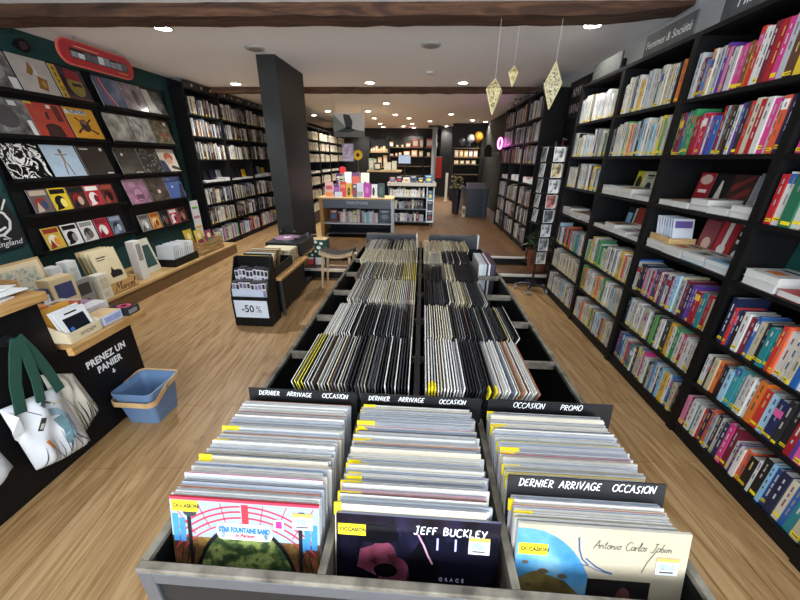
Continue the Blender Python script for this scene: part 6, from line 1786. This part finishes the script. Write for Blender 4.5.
# screen on a stand behind
o = (-.41, 8.1, G0)
t = thing('monitor', 'grey screen on a stand behind the wheeled gondola', 'monitor', o)
mb = MB(o); mb.box(-.555, -.27, 8.08, 8.10, 1.45, 1.635, SATIN); mb.build('casing', t)
mb = MB(o); mb.box(-.545, -.28, 8.0785, 8.08, 1.46, 1.625, mat('#8a98b0', .3, emit=.25)); mb.build('screen', t)
mb = MB(o); mb.cyl((-.41, 8.10, G0+.01), (-.41, 8.10, 1.45), .014, SATIN, 10); mb.build('pole', t)
mb = MB(o); mb.cyl((-.41, 8.10, G0), (-.41, 8.10, G0+.012), .13, SATIN, 18); mb.build('base', t)
# poster frame and sunflower behind the oak gondola
o = (-1.555, 7.5, G0)
t = thing('poster_stand', 'pale violet poster in a frame on a black stand behind the gondola', 'poster', o)
mb = MB(o); mb.box(-1.675, -1.435, 7.49, 7.51, 1.49, 1.83, mat('#8a8a94', .4)); mb.build('frame', t)
mb = MB(o); mb.box(-1.66, -1.45, 7.488, 7.49, 1.505, 1.815, ramp_mat('violet_poster', [(.35, '#6a5a80'), (.5, '#b8aac8'), (.7, '#d9d0e0')], 14, rough=.4)); mb.build('print', t)
mb = MB(o); mb.cyl((-1.555, 7.5, G0), (-1.555, 7.5, 1.49), .012, BLACK, 8); mb.build('pole', t)
mb = MB(o); mb.cyl((-1.555, 7.5, G0), (-1.555, 7.5, G0+.012), .05, BLACK, 18); mb.build('base', t)
o = (-1.365, 7.6, G0)
t = thing('sunflower', 'yellow sunflower in a pale vase behind the gondola', 'flower', o)
mb = MB(o); mb.T = frame((-1.365, 7.585, 1.615), FX, (0, .2, 1))
for k in range(16):
    a = 2*math.pi*k/16; c_, s_ = math.cos(a), math.sin(a)
    mb.poly([(c_*.028+s_*.012, s_*.028-c_*.012, .004), (c_*.082+s_*.018, s_*.082-c_*.018, .012), (c_*.112, s_*.112, .008), (c_*.082-s_*.018, s_*.082+c_*.018, .012), (c_*.028-s_*.012, s_*.028+c_*.012, .004)], mat('#e8b820', .6, var=.12))
mb.build('petal_ring', t)
mb = MB(o); mb.T = frame((-1.365, 7.585, 1.615), FX, (0, .2, 1)); mb.cyl((0, 0, -.01), (0, 0, .016), .036, mat('#3a2414', .8, var=.2, scale=60), 20); mb.T = None; mb.build('seed_head', t)
mb = MB(o); mb.tube([(-1.365, 7.6, 1.05), (-1.37, 7.61, 1.35), (-1.365, 7.60, 1.60)], .008, mat('#4a6a2a', .6)); mb.build('stem', t)
mb = MB(o); mb.lathe((-1.365, 7.6, 1.0), [(.05, 0), (.06, .05), (.05, .2), (.035, .25), (.04, .28)], mat('#c9c4bc', .4), 18); mb.build('vase', t)
mb = MB(o); mb.box(-1.5, -1.23, 7.47, 7.73, G0, 1.0, mat('#3a3128', .6)) ; mb.build('pedestal', t)
# till island and table behind, with assorted goods
o = (-1.05, 9.2, G0)
t = thing('display_table', 'tall dark display table with goods in the middle of the rear room', 'table', o)
mb = MB(o); mb.box(-1.40, -.55, 9.0, 9.6, 1.24, 1.28, OAKL); mb.build('table_top', t)
mb = MB(o); mb.box(-1.36, -.59, 9.04, 9.56, G0, 1.24, BLACK); mb.build('cabinet', t)
def small(name, x0, x1, y, z0, z1, hx, label, cat, d_=.12, g='goods in the rear room', c2=None):
    o = ((x0+x1)/2, y, z0)
    t = thing(name, label, cat, o, g)
    mb = MB(o); mb.box(x0, x1, y, y+d_, z0+.0005, z1, mat(hx, .5)); mb.build('carton', t, bevel=.003)
    mb = MB(o); mb.box(x0+(x1-x0)*.12, x1-(x1-x0)*.12, y-.0012, y, z0+(z1-z0)*.2, z0+(z1-z0)*.8, mat(c2 or '#e6dcc8', .5, var=.4, scale=40)); mb.build('label_panel', t)
for x0, x1, z1, hx, nm in ((-1.36, -1.24, 1.56, '#a9b8a0', 'sage'), (-1.22, -1.06, 1.46, '#2f2a2e', 'black'), (-.98, -.80, 1.47, '#d9d0b8', 'ivory'), (-.78, -.66, 1.50, '#cfcfae', 'pale olive')):
    small('gift_box', x0, x1, 9.05, 1.281, z1, hx, f'{nm} upright gift box on the tall table of the rear room', 'boxed gift')
o = (-1.14, 9.5, G0)
t = thing('shelf_unit', 'dark shelf unit with pastel toys beyond the sunflower', 'shelf', (-1.15, 9.75, G0))
os_ = (-1.15, 9.75, G0)
mb = MB(os_); mb.box(-1.42, -.92, 9.9, 9.92, G0, 2.0, BLACK); mb.build('rear_panel', t)
for z in (1.35, 1.72):
    mb = MB(os_); mb.box(-1.42, -.92, 9.66, 9.9, z-.02, z, OAKL); mb.build('shelf', t)
for x in (-1.44, -.92):
    mb = MB(os_); mb.box(x, x+.02, 9.66, 9.92, G0, 2.0, BLACK); mb.build('side_panel', t)
for k in range(7):
    small('toy_box', -1.40+.066*k, -1.345+.066*k, 9.70, 1.721, 1.80+.03*(k % 3), ['#c8a848', '#9a80b8', '#d8c070', '#b088b0', '#d8b868', '#e0d0a0', '#c9a060'][k], f'{["mustard", "lilac", "straw", "mauve", "honey", "cream", "caramel"][k]} toy box on the upper shelf beyond the sunflower', 'boxed toy')
for k in range(3):
    small('toy_box', -1.36+.15*k, -1.26+.15*k, 9.70, 1.351, 1.55+.04*k, ['#b8c8b0', '#c9a880', '#d8b890'][k], f'{["mint", "tan", "sand"][k]} toy box on the lower shelf beyond the sunflower', 'boxed toy')
# hanging picture
o = (-1.62, 8.0, 2.2)
t = thing('hanging_banner', 'grey and white banner with a dark winged shape hung from the ceiling', 'banner', o)
mb = MB(o); mb.box(-1.95, -1.28, 8.0, 8.012, 1.975, 2.435, mat('#c9c8c6', .6)); mb.build('sheet', t)
mb = MB(o); mb.T = frame((-1.95, 7.9994, 1.975), FX, FZ)
mb.poly([(0, .10, 0), (.30, .17, 0), (.0, .44, 0)], mat('#7d8c88', .6, var=.2)); mb.poly([(0, 0, .0003), (.67, 0, .0003), (.67, .12, .0003), (.3, .16, .0003), (0, .1, .0003)], mat('#6a6c6c', .6, var=.25))
mb.poly([(.27, .16, .0006), (.40, .16, .0006), (.42, .30, .0006), (.36, .42, .0006), (.24, .44, .0006), (.22, .42, .0006)], mat('#3a3c3e', .6, var=.25)); mb.poly([(.05, .10, .0006), (.30, .20, .0006), (.52, .13, .0006), (.30, .09, .0006)], mat('#343638', .6)); mb.T = None
mb.build('print', t)
for x in (-1.9, -1.33):
    mb = MB(o); mb.tube([(x, 8.006, 2.435), (x, 8.006, CZ)], .002, METAL, 4); mb.build('wire', t)
# dark record bins on the pale-wall side
o = (1.35, 9.0, G0)
t = thing('record_bin', 'blue-black record bin standing in the rear aisle beyond the dark bookcases', 'record bin', o)
NV = mat('#2b323d', .4, var=.1)
mb = MB(o); mb.box(1.10, 1.50, 8.70, 8.72, G0, .90, NV); mb.build('front_panel', t)
mb = MB(o); mb.box(1.10, 1.12, 8.72, 10.4, G0, .90, NV); mb.build('side_panel', t); mb = MB(o); mb.box(1.60, 1.62, 8.70, 10.4, G0, .90, BLACK); mb.build('side_panel', t)
mb = MB(o); mb.box(1.50, 1.60, 8.70, 8.72, G0, .90, mat('#3a424e', .35)); mb.build('front_post', t)
mb = MB(o); mb.box(1.12, 1.60, 8.72, 10.4, .70, .72, BLACK); mb.build('bin_floor', t)
for k in range(24):
    T = lean_frame(frame((1.13+.02*(k % 2), 8.75+.045*k, .735), FX, FZ), 42)
    mb = MB(T.translation, T); mb.box(0, .42, 0, .36, -.006, 0, mat(R.choice(['#8a8a8e', '#6a6870', '#a9a8ac', '#55545c']), .35, coat=.3))
    tag(mb.build('vinyl_record'), f'greyish record sleeve, {nth(k+1)} from the front in the blue-black rear bin', 'record', 'records in the rear bin') if k < 8 else tag(mb.build('vinyl_record'), f'greyish record sleeve, {nth(k+1)} from the front in the blue-black rear bin', 'record', 'records in the rear bin')
    if k >= 7: break
o = (1.05, 8.72, G0)
t = thing('document_stand', 'narrow white leaflet box on the floor beside the rear record bin', 'leaflet box', o)
mb = MB(o); mb.box(1.02, 1.09, 8.66, 8.74, G0+.001, .47, mat('#c9c0a4', .6)); mb.build('carton', t); mb = MB(o); mb.box(1.03, 1.08, 8.6585, 8.66, .30, .42, mat('#6a6450', .6)); mb.build('label_panel', t)
# flower bucket before it
o = (.90, 9.25, G0)
t = thing('flower_bucket', 'dark bucket of dried flowers beside the rear record bin', 'flowers', o)
mb = MB(o); mb.lathe(o, [(.09, .001), (.12, .62), (.13, .62), (.11, .58)], mat('#1c1a26', .5), 18); mb.build('bucket', t)
mb = MB(o)
for k in range(40):
    a = R.uniform(0, 6.28); r_ = R.uniform(.02, .2); p = Vector((o[0]+r_*math.cos(a), o[1]+r_*math.sin(a)*.7, o[2]+.62+R.uniform(.02, .3)))
    mb.lathe(p, [(.012, -.02), (.03, 0), (.014, .025)], mat(R.choice(['#a8946a', '#8a7a58', '#c0b088', '#6a6a48']), .8), 6)
    mb.tube([(o[0], o[1], o[2]+.5), p], .002, mat('#5a5a38', .8), 4)
mb.build('flower_foliage', t)
# ---- far end of the shop
def back_unit(x0, x1, y, zs, label, top, z0=G0, d_=.3):
    o = ((x0+x1)/2, y, z0)
    t = thing('shelf_unit', label, 'shelf', o, 'black shelf units at the far end')
    mb = MB(o); mb.box(x0, x1, y+d_-.02, y+d_, z0, top, DARKW); mb.build('rear_panel', t)
    for z in zs:
        mb = MB(o); mb.box(x0+.02, x1-.02, y, y+d_-.02, z-.025, z, mat('#5a4a36', .5)); mb.build('shelf', t)
    for x in (x0, x1-.02):
        mb = MB(o); mb.box(x, x+.02, y, y+d_-.02, z0, top, BLACK); mb.build('side_panel', t)
back_unit(-1.38, .0, 14.1, [1.965, 1.645, 1.30, .95], 'black shelf unit with red and tan boxes at the far end', 2.36)
back_unit(.02, .62, 14.1, [1.965, 1.645, 1.30, .95], 'narrow black shelf unit with pink boxes at the far end', 2.36)
mb = MB(); mb.box(.63, 1.08, 13.6, 14.5, G0, CZ, DARKW); struct(mb, 'pillar_far')
mb = MB(); mb.box(.95, 2.0, 12.42, 12.5, G0, CZ, DARKW); struct(mb, 'wall_partition_far')
back_unit(1.0, 1.86, 12.1, [1.905, 1.625, 1.41, 1.1], 'black shelf unit under the balloons at the far end', 1.93)
fa = [(-1.30, -1.16, .20, '#6a3a24', 'russet'), (-1.05, -.97, .08, '#8a8478', 'taupe'), (-.85, -.78, .09, '#a89a70', 'olive beige'), (-.68, -.50, .15, '#a85a40', 'terracotta'), (-.42, -.20, .27, '#b84a3a', 'vermilion'), (-.14, -.02, .26, '#c9a890', 'blush')]
for x0, x1, h, hx, nm in fa: small('toy_box', x0, x1, 14.15, 1.966, 1.966+h, hx, f'{nm} box on the upper shelf of the far-end unit', 'boxed toy')
fb2 = [(-1.30, -1.15, .10, '#5a2a26', 'oxblood'), (-1.08, -1.0, .12, '#b06a5a', 'clay'), (-.95, -.84, .14, '#b88a50', 'honey'), (-.76, -.52, .19, '#d8a070', 'apricot'), (-.46, -.24, .22, '#e0a080', 'peach'), (-.16, -.02, .2, '#d8a868', 'amber')]
for x0, x1, h, hx, nm in fb2: small('toy_box', x0, x1, 14.15, 1.646, 1.646+h, hx, f'{nm} box on the second shelf of the far-end unit', 'boxed toy')
for x0, x1, z, h, hx, nm in ((.10, .36, 1.966, .30, '#d05a6a', 'bright pink'), (.40, .56, 1.966, .22, '#8a3a4a', 'berry'), (.14, .26, 1.646, .15, '#c9a068', 'gold'), (.34, .48, 1.646, .15, '#d8b878', 'pale gold'), (.34, .54, 1.301, .25, '#c9808a', 'rose'), (.36, .54, .951, .25, '#b9b4ac', 'putty')):
    small('toy_box', x0, x1, 14.15, z, z+h, hx, f'{nm} box on the narrow far-end unit', 'boxed toy')
for k, (hx, nm) in enumerate((('#d8a890', 'salmon'), ('#c89a50', 'ochre'), ('#c0a048', 'old gold'), ('#8a7f98', 'grey violet'), ('#c88a60', 'copper'))):
    small('toy_box', 1.03+.155*k, 1.15+.155*k, 12.14, 1.626, 1.83, hx, f'{nm} box on the upper shelf of the unit under the balloons', 'boxed toy')
for k, (hx, nm) in enumerate((('#d0b070', 'wheat'), ('#8a7a60', 'umber'), ('#9a6a4a', 'cinnamon'), ('#b0a080', 'linen'))):
    small('toy_box', 1.03+.19*k, 1.17+.19*k, 12.14, 1.411, 1.53, hx, f'{nm} box on the second shelf of the unit under the balloons', 'boxed toy')
for k, (x, y, z, r_, hx, nm) in enumerate(((1.26, 12.15, 2.08, .13, '#3a4048', 'dark grey'), (1.44, 12.3, 2.05, .10, '#4a5a68', 'blue grey'), (1.50, 12.05, 2.17, .12, '#9aa0a4', 'silver'), (1.77, 12.28, 2.235, .155, '#b07a28', 'golden'))):
    o = (x, y, z)
    t = thing('balloon', f'{nm} balloon above the far shelf unit', 'balloon', o, 'balloons above the far shelf unit')
    mb = MB(o); mb.lathe(o, [(r_*math.cos(math.radians(a)), r_*1.1*math.sin(math.radians(a))) for a in range(-88, 89, 11)], mat(hx, .25, coat=.4), 20); mb.build('envelope', t, smooth=True)
    mb = MB(o); mb.cyl((x, y, z-r_*1.18), (x, y, z-r_*1.05), .016, mat(hx, .4), 8, .006); mb.build('knot', t)
    mb = MB(o); mb.tube([(x, y, z-r_*1.15), (x, y, 1.931)], .003, mat('#b9b9b4'), 4); mb.build('ribbon', t)
o = (.53, 13.5, 1.27)
t = thing('banner', 'red vertical banner hanging beside the grey column at the far end', 'banner', (.60, 14.0, 1.27))
mb = MB((.60, 14.0, 1.27)); mb.box(.47, .70, 13.52, 13.535, .90, 1.63, mat('#b8281c', .6)); mb.build('cloth', t)
mb = MB((.60, 14.0, 1.27)); mb.cyl((.40, 13.527, 1.64), (.70, 13.527, 1.64), .01, METAL, 8); mb.cyl((.55, 13.54, G0), (.55, 13.54, 1.64), .012, METAL, 8); mb.cyl((.55, 13.54, G0), (.55, 13.54, G0+.012), .14, METAL, 16); mb.build('stand', t)
o = (.81, 12.0, G0)
t = thing('post', 'slim white post on the floor by the black far pillar', 'post', o)
mb = MB(o); mb.box(.77, .85, 11.96, 12.04, G0+.02, 1.13, mat('#b9b6ae', .5)); mb.build('shaft', t); mb = MB(o); mb.box(.72, .90, 11.91, 12.09, G0, G0+.02, mat('#8a8880', .5)); mb.build('base', t)
# arched sign and pink neon
o = (1.80, 10.0, 1.75)
t = thing('arched_sign', 'small black arched sign with a golden outline on the far wall', 'sign', (1.75, 10.0, 1.62))
oa = (1.75, 10.0, 1.62)
mb = MB(oa); arc = [(1.62, 1.62), (1.84, 1.62)]+[(1.73+.11*math.cos(math.radians(a)), 1.78+.15*math.sin(math.radians(a))) for a in range(0, 181, 15)]
n = len(arc); mb.add([(x, 9.99, z) for x, z in arc]+[(x, 10.01, z) for x, z in arc], [tuple(range(n-1, -1, -1))[::-1], tuple(range(2*n-1, n-1, -1))]+[(i, (i+1) % n, n+(i+1) % n, n+i) for i in range(n)], BLACK); mb.build('board', t)
mb = MB(oa); mb.tube([(x, 9.985, z) for x, z in arc+arc[:1]], .008, mat('#8a7a40', .5), 5); mb.build('gilt_outline', t)
mb = MB(oa); mb.box(1.99, 2.0, 9.98, 10.02, 1.70, 1.74, METAL); mb.box(1.84, 1.99, 9.995, 10.005, 1.715, 1.725, METAL); mb.build('bracket', t)
o = (1.60, 7.85, 1.85)
t = thing('neon_sign', 'small glowing pink neon ring at the far end of the dark bookcases', 'neon sign', o)
mb = MB(o); mb.tube([(1.58+.04*math.cos(a*math.pi/8), 7.80, 1.87+.10*math.sin(a*math.pi/8)) for a in range(17)], .016, mat('#ff5ae0', .5, var=0, emit=4.0), 8); mb.build('glass_tube', t)
mb = MB(o); mb.box(1.55, 1.63, 7.815, 7.825, 1.75, 1.99, BLACK); mb.build('back_plate', t)
l = D.lights.new('neon_glow', 'POINT'); l.energy = 0.3; l.color = (1, .25, .85); l.shadow_soft_size = .05
lo = D.objects.new('neon_glow', l); COL.objects.link(lo); lo.parent = t; lo.location = (-.05, -.12, 0)

tag(STUFF.build('books'), 'remaining shelved books in the farther bookcases all round the shop', 'books', kind='stuff')

# lettering becomes plain mesh
dg = bpy.context.evaluated_depsgraph_get()
for fo in [o for o in SC.objects if o.type == 'FONT']:
    me = D.meshes.new_from_object(fo.evaluated_get(dg))
    nm = fo.name.split('.')[0]
    mo = D.objects.new(nm, me)
    COL.objects.link(mo)
    mo.parent = fo.parent
    mo.matrix_local = fo.matrix_local.copy()
    cu = fo.data
    D.objects.remove(fo)
    D.curves.remove(cu)
